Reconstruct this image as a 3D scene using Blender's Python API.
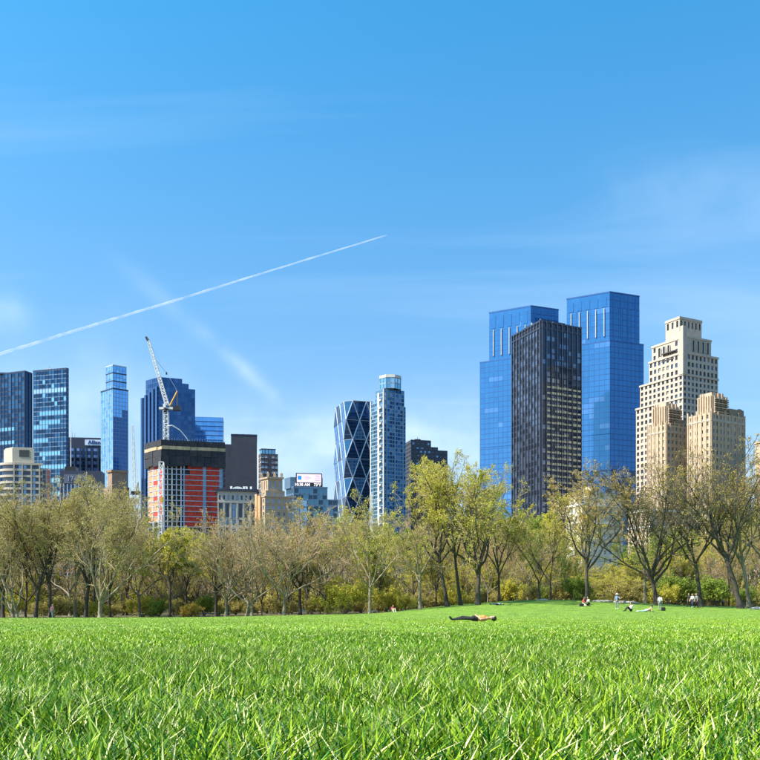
import bpy, math, random
import numpy as np
from mathutils import Vector, Matrix

for o in list(bpy.data.objects):
    bpy.data.objects.remove(o)
SC = bpy.context.scene
COL = SC.collection
R = math.radians

# ------------------------------------------------------------------ camera
# low viewpoint in the grass, upright camera with a rising front
FPX, HOR, CX, CAMZ = 900.0, 614.0, 380.0, 0.30      # focal length in photo pixels, horizon row, centre column, eye height
cam_d = bpy.data.cameras.new('camera')
cam = bpy.data.objects.new('camera', cam_d)
COL.objects.link(cam)
cam.location = (0, 0, CAMZ)
cam.rotation_euler = (R(90), 0, 0)
cam_d.sensor_width = 36
cam_d.lens = 36 * FPX / 760
cam_d.shift_y = (HOR - 380) / 760
cam_d.clip_start = 0.05
cam_d.clip_end = 90000
SC.camera = cam

# ------------------------------------------------------------------ sky and sun
SUN_AZ, SUN_EL = -107.0, 47.0        # degrees from the view axis (negative = to the left), elevation
sun_dir = Vector((math.sin(R(SUN_AZ)) * math.cos(R(SUN_EL)), math.cos(R(SUN_AZ)) * math.cos(R(SUN_EL)), math.sin(R(SUN_EL))))
sun_d = bpy.data.lights.new('sun', 'SUN')
sun_d.energy = 5.0
sun_d.angle = R(0.53)
sun_d.color = (1.0, 0.91, 0.77)
sun = bpy.data.objects.new('sun', sun_d)
COL.objects.link(sun)
sun.rotation_euler = sun_dir.to_track_quat('Z', 'Y').to_euler()
sun.location = (-60, 20, 80)

world = bpy.data.worlds.new('World')
SC.world = world
world.use_nodes = True
wn, wl = world.node_tree.nodes, world.node_tree.links
wn.clear()
w_out = wn.new('ShaderNodeOutputWorld')
w_bg = wn.new('ShaderNodeBackground')
w_bg.inputs['Strength'].default_value = 0.104
sky = wn.new('ShaderNodeTexSky')
sky.sky_type = 'NISHITA'
sky.sun_disc = False
sky.sun_elevation = R(SUN_EL)
sky.sun_rotation = R(SUN_AZ)
sky.altitude = 20
sky.air_density = 1.0
sky.dust_density = 1.3
sky.ozone_density = 1.6
w_hsv = wn.new('ShaderNodeHueSaturation')
w_hsv.inputs['Hue'].default_value = 0.498
w_hsv.inputs['Saturation'].default_value = 1.12
w_hsv.inputs['Value'].default_value = 1.0
wl.new(sky.outputs[0], w_hsv.inputs['Color'])
# thin cirrus: noise on the plane of the clouds, more of it low down
w_tc = wn.new('ShaderNodeTexCoord')
w_sep = wn.new('ShaderNodeSeparateXYZ')
wl.new(w_tc.outputs['Generated'], w_sep.inputs[0])


def wmath(op, a, b=None, clamp=False):
    n = wn.new('ShaderNodeMath')
    n.operation = op
    n.use_clamp = clamp
    for i, s in enumerate((a, b)):
        if s is None:
            continue
        if isinstance(s, (int, float)):
            n.inputs[i].default_value = s
        else:
            wl.new(s, n.inputs[i])
    return n.outputs[0]


zc = wmath('ADD', wmath('MAXIMUM', w_sep.outputs[2], 0.0), 0.12)
w_com = wn.new('ShaderNodeCombineXYZ')
wl.new(wmath('DIVIDE', w_sep.outputs[0], zc), w_com.inputs[0])
wl.new(wmath('DIVIDE', w_sep.outputs[1], zc), w_com.inputs[1])
w_map = wn.new('ShaderNodeMapping')
w_map.inputs['Rotation'].default_value = (0, 0, R(35))
w_map.inputs['Scale'].default_value = (0.5, 1.5, 1.0)
wl.new(w_com.outputs[0], w_map.inputs[0])
w_noise = wn.new('ShaderNodeTexNoise')
w_noise.inputs['Scale'].default_value = 1.15
w_noise.inputs['Detail'].default_value = 7
w_noise.inputs['Roughness'].default_value = 0.52
w_noise.inputs['Distortion'].default_value = 0.6
wl.new(w_map.outputs[0], w_noise.inputs['Vector'])
w_ramp = wn.new('ShaderNodeValToRGB')
w_ramp.color_ramp.elements[0].position = 0.48
w_ramp.color_ramp.elements[0].color = (0, 0, 0, 1)
w_ramp.color_ramp.elements[1].position = 0.82
w_ramp.color_ramp.elements[1].color = (0.20, 0.20, 0.20, 1)
wl.new(w_noise.outputs['Fac'], w_ramp.inputs[0])
w_mix = wn.new('ShaderNodeMixRGB')
w_mix.inputs[2].default_value = (6.3, 7.2, 7.9, 1)
wl.new(w_ramp.outputs[0], w_mix.inputs[0])
# the air overhead is clear and cyan, paler and neutral towards the horizon all round
w_t = wmath('MULTIPLY', wmath('SUBTRACT', w_sep.outputs[2], 0.12), 2.3, True)
w_tint = wn.new('ShaderNodeMixRGB')
w_tint.inputs[1].default_value = (1.06, 1.00, 1.03, 1)
w_tint.inputs[2].default_value = (0.42, 1.27, 1.42, 1)
wl.new(w_t, w_tint.inputs[0])
w_mul = wn.new('ShaderNodeMixRGB')
w_mul.blend_type = 'MULTIPLY'
w_mul.inputs[0].default_value = 1
wl.new(w_hsv.outputs[0], w_mul.inputs[1])
wl.new(w_tint.outputs[0], w_mul.inputs[2])
wl.new(w_mul.outputs[0], w_mix.inputs[1])


# an old spread-out vapour trail and a small cloud, as soft noisy patches of the sky
def sky_dir(px, py):
    return Vector(((px - CX) / FPX, 1.0, (HOR - py) / FPX)).normalized()


def wdot(v):
    n = wn.new('ShaderNodeVectorMath')
    n.operation = 'DOT_PRODUCT'
    wl.new(w_tc.outputs['Generated'], n.inputs[0])
    n.inputs[1].default_value = v
    return n.outputs['Value']


def soft_patch(a, b, width, power, prev):
    A, Bv = sky_dir(*a), sky_dir(*b)
    mid = ((A + Bv) / 2).normalized()
    nrm = A.cross(Bv).normalized()
    tan = nrm.cross(mid)
    half = (A - Bv).length / 2
    d = wmath('DIVIDE', wdot(nrm), width)
    t = wmath('DIVIDE', wdot(tan), half)
    r2 = wmath('ADD', wmath('MULTIPLY', d, d), wmath('POWER', wmath('ABSOLUTE', t), 4.0))
    g = wmath('EXPONENT', wmath('MULTIPLY', r2, -1.0))
    n = wn.new('ShaderNodeTexNoise')
    n.inputs['Scale'].default_value = 16
    n.inputs['Detail'].default_value = 6
    wl.new(w_tc.outputs['Generated'], n.inputs['Vector'])
    nz = wmath('MULTIPLY', wmath('SUBTRACT', n.outputs['Fac'], 0.28), 1.9, True)
    k = wmath('MULTIPLY', wmath('MULTIPLY', g, wmath('MULTIPLY', nz, power)), wmath('GREATER_THAN', wdot(mid), 0.0), True)
    mx = wn.new('ShaderNodeMixRGB')
    mx.inputs[2].default_value = (6.3, 7.2, 7.9, 1)
    wl.new(k, mx.inputs[0])
    wl.new(prev, mx.inputs[1])
    return mx.outputs[0]


c_ = w_mix.outputs[0]
c_ = soft_patch((205, 335), (282, 403), 0.008, 0.30, c_)
c_ = soft_patch((120, 262), (270, 392), 0.010, 0.12, c_)
c_ = soft_patch((-30, 318), (30, 308), 0.016, 0.34, c_)
c_ = soft_patch((200, 452), (500, 436), 0.040, 0.55, c_)
c_ = soft_patch((-60, 400), (180, 440), 0.05, 0.30, c_)
c_ = soft_patch((60, 360), (160, 430), 0.06, 0.16, c_)
c_ = soft_patch((600, 185), (800, 205), 0.03, 0.10, c_)
wl.new(c_, w_bg.inputs['Color'])
wl.new(w_bg.outputs[0], w_out.inputs['Surface'])

SC.view_settings.view_transform = 'Standard'
SC.view_settings.look = 'None'
SC.view_settings.gamma = 1
SC.view_settings.exposure = 0.95
SC.view_settings.use_curve_mapping = False
SC.cycles.max_bounces = 6
SC.cycles.transparent_max_bounces = 24
SC.cycles.use_denoising = True
SC.cycles.caustics_reflective = False
SC.cycles.caustics_refractive = False

# ------------------------------------------------------------------ materials
def mat(name, col, rough=0.7, metal=0.0, var=0.12, scale=0.4, bump=0.0, spec=0.5, stretch=None):
    m = bpy.data.materials.new(name)
    m.use_nodes = True
    nt = m.node_tree
    b = nt.nodes['Principled BSDF']
    b.inputs['Roughness'].default_value = rough
    b.inputs['Metallic'].default_value = metal
    b.inputs['Specular IOR Level'].default_value = spec
    tc = nt.nodes.new('ShaderNodeTexCoord')
    src = tc.outputs['Object']
    if stretch:
        mp = nt.nodes.new('ShaderNodeMapping')
        mp.inputs['Scale'].default_value = stretch
        nt.links.new(src, mp.inputs[0])
        src = mp.outputs[0]
    no = nt.nodes.new('ShaderNodeTexNoise')
    no.inputs['Scale'].default_value = scale
    no.inputs['Detail'].default_value = 6
    nt.links.new(src, no.inputs['Vector'])
    rp = nt.nodes.new('ShaderNodeValToRGB')
    lo = [max(0, c * (1 - var)) for c in col]
    hi = [min(1, c * (1 + var)) for c in col]
    rp.color_ramp.elements[0].position = 0.32
    rp.color_ramp.elements[0].color = (*lo, 1)
    rp.color_ramp.elements[1].position = 0.68
    rp.color_ramp.elements[1].color = (*hi, 1)
    nt.links.new(no.outputs['Fac'], rp.inputs[0])
    nt.links.new(rp.outputs[0], b.inputs['Base Color'])
    if bump:
        bn = nt.nodes.new('ShaderNodeBump')
        bn.inputs['Strength'].default_value = bump
        nt.links.new(no.outputs['Fac'], bn.inputs['Height'])
        nt.links.new(bn.outputs[0], b.inputs['Normal'])
    return m


def glass(name, col, rough=0.06, metal=0.75, var=0.10):
    return mat(name, col, rough, metal, var, scale=0.05)


# ------------------------------------------------------------------ mesh builder
class MB:
    def __init__(s):
        s.v, s.f, s.m = [], [], []

    def face(s, pts, mi=0):
        i = len(s.v)
        s.v.extend([tuple(p) for p in pts])
        s.f.append(tuple(range(i, i + len(pts))))
        s.m.append(mi)

    def box(s, o, a, b, c, mi=0):
        """corner o and three right-handed edge vectors"""
        o, a, b, c = Vector(o), Vector(a), Vector(b), Vector(c)
        i = len(s.v)
        s.v.extend([tuple(p) for p in (o, o + a, o + a + b, o + b, o + c, o + a + c, o + a + b + c, o + b + c)])
        for q in ((0, 3, 2, 1), (4, 5, 6, 7), (0, 1, 5, 4), (1, 2, 6, 5), (2, 3, 7, 6), (3, 0, 4, 7)):
            s.f.append(tuple(i + k for k in q))
            s.m.append(mi)

    def cbox(s, c, size, mi=0):
        s.box((c[0] - size[0] / 2, c[1] - size[1] / 2, c[2] - size[2] / 2), (size[0], 0, 0), (0, size[1], 0), (0, 0, size[2]), mi)

    def bar(s, p0, p1, s0, s1, z0, z1, o0, o1, mi=0):
        """box on the facade line p0-p1: from s0 to s1 along it, z0 to z1 high, o0 to o1 out from the wall"""
        d = (p1 - p0).normalized()
        n = Vector((d.y, -d.x))
        q = p0 + d * s0 + n * o1
        e = d * (s1 - s0)
        b = n * (o0 - o1)
        s.box((q.x, q.y, z0), (e.x, e.y, 0), (b.x, b.y, 0), (0, 0, z1 - z0), mi)

    def tube(s, p0, p1, r0, r1=None, n=5, mi=0):
        p0, p1 = Vector(p0), Vector(p1)
        r1 = r0 if r1 is None else r1
        t = (p1 - p0).normalized()
        a = t.orthogonal().normalized()
        b = t.cross(a)
        i = len(s.v)
        for k in range(n):
            w = a * math.cos(2 * math.pi * k / n) + b * math.sin(2 * math.pi * k / n)
            s.v.append(tuple(p0 + w * r0))
            s.v.append(tuple(p1 + w * r1))
        for k in range(n):
            j = (k + 1) % n
            s.f.append((i + 2 * k, i + 2 * j, i + 2 * j + 1, i + 2 * k + 1))
            s.m.append(mi)
        s.f.append(tuple(i + 2 * k for k in range(n))[::-1])
        s.f.append(tuple(i + 2 * k + 1 for k in range(n)))
        s.m += [mi, mi]

    def prism(s, poly, z0, z1, mi=0, mtop=None, bottom=False):
        n = len(poly)
        i = len(s.v)
        for p in poly:
            s.v.append((p[0], p[1], z0))
        for p in poly:
            s.v.append((p[0], p[1], z1))
        for k in range(n):
            j = (k + 1) % n
            s.f.append((i + k, i + j, i + n + j, i + n + k))
            s.m.append(mi)
        s.f.append(tuple(range(i + n, i + 2 * n)))
        s.m.append(mi if mtop is None else mtop)
        if bottom:
            s.f.append(tuple(range(i + n - 1, i - 1, -1)))
            s.m.append(mi)

    def mesh(s, name, mats, smooth=False):
        me = bpy.data.meshes.new(name)
        me.from_pydata(s.v, [], s.f)
        for m in mats:
            me.materials.append(m)
        if len(mats) > 1:
            me.polygons.foreach_set('material_index', s.m)
        if smooth:
            me.polygons.foreach_set('use_smooth', [True] * len(me.polygons))
        me.update()
        return me

    def build(s, name, mats, parent=None, kind=None, smooth=False):
        if not isinstance(mats, (list, tuple)):
            mats = [mats]
        return obj(name, s.mesh(name, mats, smooth), parent, kind)


def obj(name, me, parent=None, kind=None):
    o = bpy.data.objects.new(name, me)
    COL.objects.link(o)
    o.parent = parent
    if kind:
        o['kind'] = kind
    return o


def tag(o, label, cat, group=None):
    o['label'] = label
    o['category'] = cat
    if group:
        o['group'] = group
    return o


def thing(name, label, cat, loc=(0, 0, 0), rz=0.0, group=None):
    o = bpy.data.objects.new(name, None)
    o.empty_display_size = 0.5
    COL.objects.link(o)
    o.location = loc
    o.rotation_euler = (0, 0, rz)
    return tag(o, label, cat, group)


def np_mesh(name, V, F, mats, mi=None, col=None, smooth=False):
    """vertices (N,3) and faces (M,k) of one size straight into a mesh"""
    me = bpy.data.meshes.new(name)
    V = np.ascontiguousarray(V, dtype=np.float32)
    F = np.ascontiguousarray(F, dtype=np.int32)
    k = F.shape[1]
    me.vertices.add(len(V))
    me.vertices.foreach_set('co', V.ravel())
    me.loops.add(F.size)
    me.loops.foreach_set('vertex_index', F.ravel())
    me.polygons.add(len(F))
    me.polygons.foreach_set('loop_start', np.arange(0, F.size, k, dtype=np.int32))
    for m in mats:
        me.materials.append(m)
    if mi is not None:
        me.polygons.foreach_set('material_index', np.asarray(mi, dtype=np.int32))
    me.polygons.foreach_set('use_smooth', np.full(len(F), smooth))
    if col is not None:
        a = me.attributes.new('tint', 'FLOAT_COLOR', 'POINT')
        c = np.ones((len(V), 4), dtype=np.float32)
        c[:, :3] = col
        a.data.foreach_set('color', c.ravel())
    me.update(calc_edges=True)
    return me


def text_mesh(name, txt, size, mats, depth=0.15, bold=0.0):
    cu = bpy.data.curves.new(name, 'FONT')
    cu.body = txt
    cu.size = size
    cu.extrude = depth / 2
    cu.offset = bold
    cu.align_x = 'CENTER'
    cu.align_y = 'CENTER'
    cu.resolution_u = 3
    o = bpy.data.objects.new(name, cu)
    COL.objects.link(o)
    dg = bpy.context.evaluated_depsgraph_get()
    me = bpy.data.meshes.new_from_object(o.evaluated_get(dg))
    bpy.data.objects.remove(o)
    me.materials.clear()
    for m in mats:
        me.materials.append(m)
    return me


# where a column and row of the photograph lie at a given distance
def at(px, D):
    return (px - CX) / FPX * D


def zat(py, D):
    return CAMZ + (HOR - py) * D / FPX


# ------------------------------------------------------------------ terrain
_EX = [-400, -52, -25, 0, 4, 8, 15, 21.7, 29.8, 43.4, 52, 90, 400]
_EZ = [-0.6, -0.51, -0.15, 0.40, 0.85, 1.35, 1.95, 2.32, 2.08, 1.40, 1.25, 0.9, 0.6]
EDGE = 122.0


def ridge(x):
    xs = np.asarray(x, dtype=float)
    return (np.interp(xs - 2.5, _EX, _EZ) + np.interp(xs, _EX, _EZ) * 2 + np.interp(xs + 2.5, _EX, _EZ)) / 4


def ground_z(x, y):
    x = np.asarray(x, dtype=float)
    y = np.asarray(y, dtype=float)
    e = ridge(x * EDGE / np.clip(y, 60, 122))
    t = np.clip((y - 40) / (EDGE - 40), 0, 1) ** 3
    z = t * e
    u = np.clip((y - EDGE - 2) / 45, 0, 1)
    u = u * u * (3 - 2 * u)
    z = z * (1 - u) + 0.7 * u
    w = np.clip((y - 300) / 60, 0, 1)
    z = z - 3.2 * w
    return z + 0.012 * np.sin(x * 0.9 + 1) * np.sin(y * 0.7) * np.clip(y / 20, 0, 1)


def gz(x, y):
    return float(ground_z(x, y))

# ------------------------------------------------------------------ ground
def sheet(name, xs, ys, mats, edge_wave=None):
    X, Y = np.meshgrid(xs, ys)
    if edge_wave is not None:
        Y = Y + edge_wave(X, Y)
    Z = ground_z(X, Y)
    n, m = len(ys), len(xs)
    V = np.stack([X, Y, Z], -1).reshape(-1, 3)
    i = np.arange((n - 1) * (m - 1))
    r, c = i // (m - 1), i % (m - 1)
    a = r * m + c
    F = np.stack([a, a + 1, a + m + 1, a + m], -1)
    o = obj(name, np_mesh(name, V, F, mats, smooth=True), None, 'structure')
    return o


def lawn_material():
    m = mat('lawn_soil_and_grass', (0.13, 0.24, 0.014), 0.95, 0, 0.4, scale=0.9, bump=0.5)
    nt = m.node_tree
    b = nt.nodes['Principled BSDF']
    rp = b.inputs['Base Color'].links[0].from_node
    # finer streaks of dry stems and soil over the broad tone
    tc = nt.nodes.new('ShaderNodeTexCoord')
    n2 = nt.nodes.new('ShaderNodeTexNoise')
    n2.inputs['Scale'].default_value = 14
    n2.inputs['Detail'].default_value = 5
    nt.links.new(tc.outputs['Object'], n2.inputs['Vector'])
    r2 = nt.nodes.new('ShaderNodeValToRGB')
    r2.color_ramp.elements[0].position = 0.35
    r2.color_ramp.elements[0].color = (0.55, 0.6, 0.5, 1)
    r2.color_ramp.elements[1].position = 0.65
    r2.color_ramp.elements[1].color = (1.35, 1.3, 1.2, 1)
    nt.links.new(n2.outputs['Fac'], r2.inputs[0])
    mx = nt.nodes.new('ShaderNodeMixRGB')
    mx.blend_type = 'MULTIPLY'
    mx.inputs[0].default_value = 1
    nt.links.new(rp.outputs[0], mx.inputs[1])
    nt.links.new(r2.outputs[0], mx.inputs[2])
    nt.links.new(mx.outputs[0], b.inputs['Base Color'])
    return m


M_LAWN = lawn_material()
M_LITTER = mat('leaf_litter', (0.115, 0.10, 0.045), 0.95, 0, 0.45, scale=1.3, bump=0.4)
M_CITY = mat('city_ground', (0.10, 0.10, 0.10), 0.9, 0, 0.3, scale=0.03)


def wave(X, Y):
    k = np.clip((Y - 90) / (EDGE - 90), 0, 1)
    return k * (0.5 * np.sin(X * 0.21) + 0.4 * np.sin(X * 0.53 + 1))


def wave2(X, Y):
    k = np.clip((170 - Y) / 48, 0, 1)
    return k * (0.5 * np.sin(X * 0.21) + 0.4 * np.sin(X * 0.53 + 1))


xs = np.concatenate([np.linspace(-320, -90, 24), np.linspace(-85, 85, 171), np.linspace(90, 320, 24)])
sheet('lawn', xs, np.concatenate([np.linspace(-80, 0, 9), np.linspace(2, 40, 39), np.linspace(41, EDGE, 82)]), [M_LAWN], wave)
sheet('woodland_ground', xs, np.concatenate([np.linspace(EDGE, 170, 40), np.linspace(174, 362, 48)]), [M_LITTER], wave2)
g = MB()
g.face([(-9000, -9000, -3), (9000, -9000, -3), (9000, 9000, -3), (-9000, 9000, -3)])
g.build('ground', M_CITY, None, 'structure')


# ------------------------------------------------------------------ grass blades
def leaf_shader(name, rough=0.45, trans=0.5, attr=True, cols=None, spec=0.35, dark=1.0):
    """leaf: diffuse and glossy surface with light passing through it"""
    m = bpy.data.materials.new(name)
    m.use_nodes = True
    nt = m.node_tree
    b = nt.nodes['Principled BSDF']
    out = nt.nodes['Material Output']
    b.inputs['Roughness'].default_value = rough
    b.inputs['Specular IOR Level'].default_value = spec
    if attr:
        a = nt.nodes.new('ShaderNodeAttribute')
        a.attribute_name = 'tint'
        csock = a.outputs['Color']
    else:
        ge = nt.nodes.new('ShaderNodeNewGeometry')
        oi = nt.nodes.new('ShaderNodeObjectInfo')
        ad = nt.nodes.new('ShaderNodeMath')
        ad.operation = 'MULTIPLY_ADD'
        nt.links.new(oi.outputs['Random'], ad.inputs[0])
        ad.inputs[1].default_value = 0.35
        nt.links.new(ge.outputs['Random Per Island'], ad.inputs[2])
        ml = nt.nodes.new('ShaderNodeMath')
        ml.operation = 'MULTIPLY'
        nt.links.new(ad.outputs[0], ml.inputs[0])
        ml.inputs[1].default_value = 0.74
        rp = nt.nodes.new('ShaderNodeValToRGB')
        e = rp.color_ramp.elements
        while len(e) < len(cols):
            e.new(0.5)
        for i, c in enumerate(cols):
            e[i].position = i / (len(cols) - 1)
            e[i].color = (*c, 1)
        nt.links.new(ml.outputs[0], rp.inputs[0])
        csock = rp.outputs[0]
    nt.links.new(csock, b.inputs['Base Color'])
    t = nt.nodes.new('ShaderNodeBsdfTranslucent')
    nt.links.new(csock, t.inputs['Color'])
    mx = nt.nodes.new('ShaderNodeMixShader')
    mx.inputs[0].default_value = trans
    nt.links.new(b.outputs[0], mx.inputs[1])
    nt.links.new(t.outputs[0], mx.inputs[2])
    nt.links.new(mx.outputs[0], out.inputs['Surface'])
    return m


M_GRASS = leaf_shader('grass_blade', 0.5, 0.15, True, spec=0.14)
rg = np.random.default_rng(5)


def blades(d0, d1, n, hmin, hmax, wmin, wmax, segs, side=1.2, leanmax=1.15):
    """blades of grass over the wedge of lawn between two distances, wider than the view by `side` metres"""
    d = np.sqrt(rg.uniform(d0 ** 2, d1 ** 2, n))
    d = np.clip(d * np.exp(rg.normal(0, 0.10, n)), 1.15, 121.3)        # zones of the meadow run into one another
    half = 0.445 * d + side
    x = rg.uniform(-1, 1, n) * half
    y = d
    # clumps: thin out by a slow pattern
    z = ground_z(x, y) - 0.004
    h = rg.uniform(hmin, hmax, n) * (0.82 + 0.25 * np.sin(x * 3.1 + np.sin(y * 2.3) * 2) * np.sin(y * 2.7 + 0.5))
    tall = rg.random(n) < 0.05
    h = np.where(tall, h * 1.35, h)
    w = rg.uniform(wmin, wmax, n) * 0.5
    az = rg.uniform(0, 2 * np.pi, n)
    ld = np.stack([np.cos(az), np.sin(az), np.zeros(n)], -1)
    faz = az + np.pi / 2 + rg.normal(0, 0.5, n)
    wd = np.stack([np.cos(faz), np.sin(faz), np.zeros(n)], -1)
    lean = rg.uniform(0.05, leanmax, n) ** 1.3
    bend = rg.uniform(0.0, 0.7, n)
    base = np.stack([x, y, z], -1)
    rows = []
    for k in range(segs + 1):
        t = k / segs
        off = ld * (h * (lean * t + bend * t * t * 0.8))[:, None]
        up = h * (t - 0.28 * bend * t * t)
        p = base + off
        p[:, 2] += up
        rows.append(p)
    V = []
    for k in range(segs):
        t = k / segs
        ww = (w * (1 - 0.55 * t ** 1.5))[:, None] * wd
        V += [rows[k] - ww, rows[k] + ww]
    V.append(rows[segs])
    V = np.stack(V, 1)                      # n, 2*segs+1, 3
    nv = 2 * segs + 1
    F = []
    for k in range(segs - 1):
        a = 2 * k
        F += [(a, a + 1, a + 3), (a, a + 3, a + 2)]
    F.append((2 * segs - 2, 2 * segs - 1, 2 * segs))
    F = np.array(F)
    F = (np.arange(n)[:, None, None] * nv + F[None]).reshape(-1, 3)
    c1, c2 = np.array(GR_A), np.array(GR_B)
    u = np.clip(rg.normal(0.5, 0.36, n), 0, 1)
    u = np.clip(u + (0.22 if d0 > 10 else 0.0) + 0.18 * np.sin(x * 0.55 + y * 0.13) * np.sin(y * 0.31 + 1.3), 0, 1)[:, None]
    c = c1 * (1 - u) + c2 * u
    deep = rg.random(n) < (0.32 if d1 < 10 else 0.12)  # darkest blades put the shade between blades into the colour
    c[deep] = np.array((0.014, 0.085, 0.005)) * rg.uniform(0.7, 1.4, deep.sum())[:, None]
    dry_glint = rg.random(n) < GR_DRY_GLINT  # dry blades, paled so their colour also paints sunlit highlights
    c[dry_glint] = np.array((0.80, 0.78, 0.38)) * rg.uniform(0.75, 1.15, dry_glint.sum())[:, None]
    C = np.repeat(c[:, None, :], nv, 1)
    return V.reshape(-1, 3), F, C.reshape(-1, 3)


GR_A, GR_B, GR_DRY_GLINT = (0.035, 0.145, 0.005), (0.35, 0.49, 0.024), 0.11
Vs, Fs, Cs = [], [], []
off = 0
for args in ((1.15, 3.2, 64000, 0.035, 0.11, 0.0028, 0.0070, 3, 0.7),
             (3.2, 7.0, 120000, 0.03, 0.09, 0.0036, 0.0072, 2, 1.0),
             (7.0, 15.0, 100000, 0.03, 0.06, 0.007, 0.012, 2, 1.2),
             (15.0, 45.0, 160000, 0.022, 0.045, 0.012, 0.024, 1, 1.5),
             (45.0, 121.0, 150000, 0.02, 0.04, 0.025, 0.06, 1, 2.0)):
    v, f, c = blades(*args)
    Vs.append(v)
    Fs.append(f + off)
    Cs.append(c)
    off += len(v)
grass = obj('grass', np_mesh('grass', np.concatenate(Vs), np.concatenate(Fs), [M_GRASS], col=np.concatenate(Cs)), None, 'stuff')
grass['label'] = 'long bright green grass blades covering the meadow'
grass['category'] = 'grass'

# ------------------------------------------------------------------ building kit
M_ROOF = mat('roof_membrane', (0.16, 0.16, 0.17), 0.9)
M_STEEL = mat('painted_steel', (0.55, 0.56, 0.57), 0.4, 0.4, 0.1)
M_WHITE = mat('white_paint', (0.75, 0.75, 0.73), 0.5, 0, 0.06)
M_BLACK = mat('black_metal', (0.02, 0.02, 0.024), 0.45, 0.2)
M_PANE_D = glass('dark_window_glass', (0.05, 0.07, 0.10), 0.08, 0.5)
M_PANE_B = glass('blue_window_glass', (0.16, 0.27, 0.42), 0.08, 0.7)
M_PANE_L = mat('drawn_blind', (0.45, 0.43, 0.38), 0.6)
M_FRAME_D = mat('dark_window_frame', (0.05, 0.05, 0.05), 0.5)
M_FRAME_L = mat('pale_window_frame', (0.42, 0.40, 0.36), 0.5)
rb = random.Random(11)
BASE = -3.0


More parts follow.
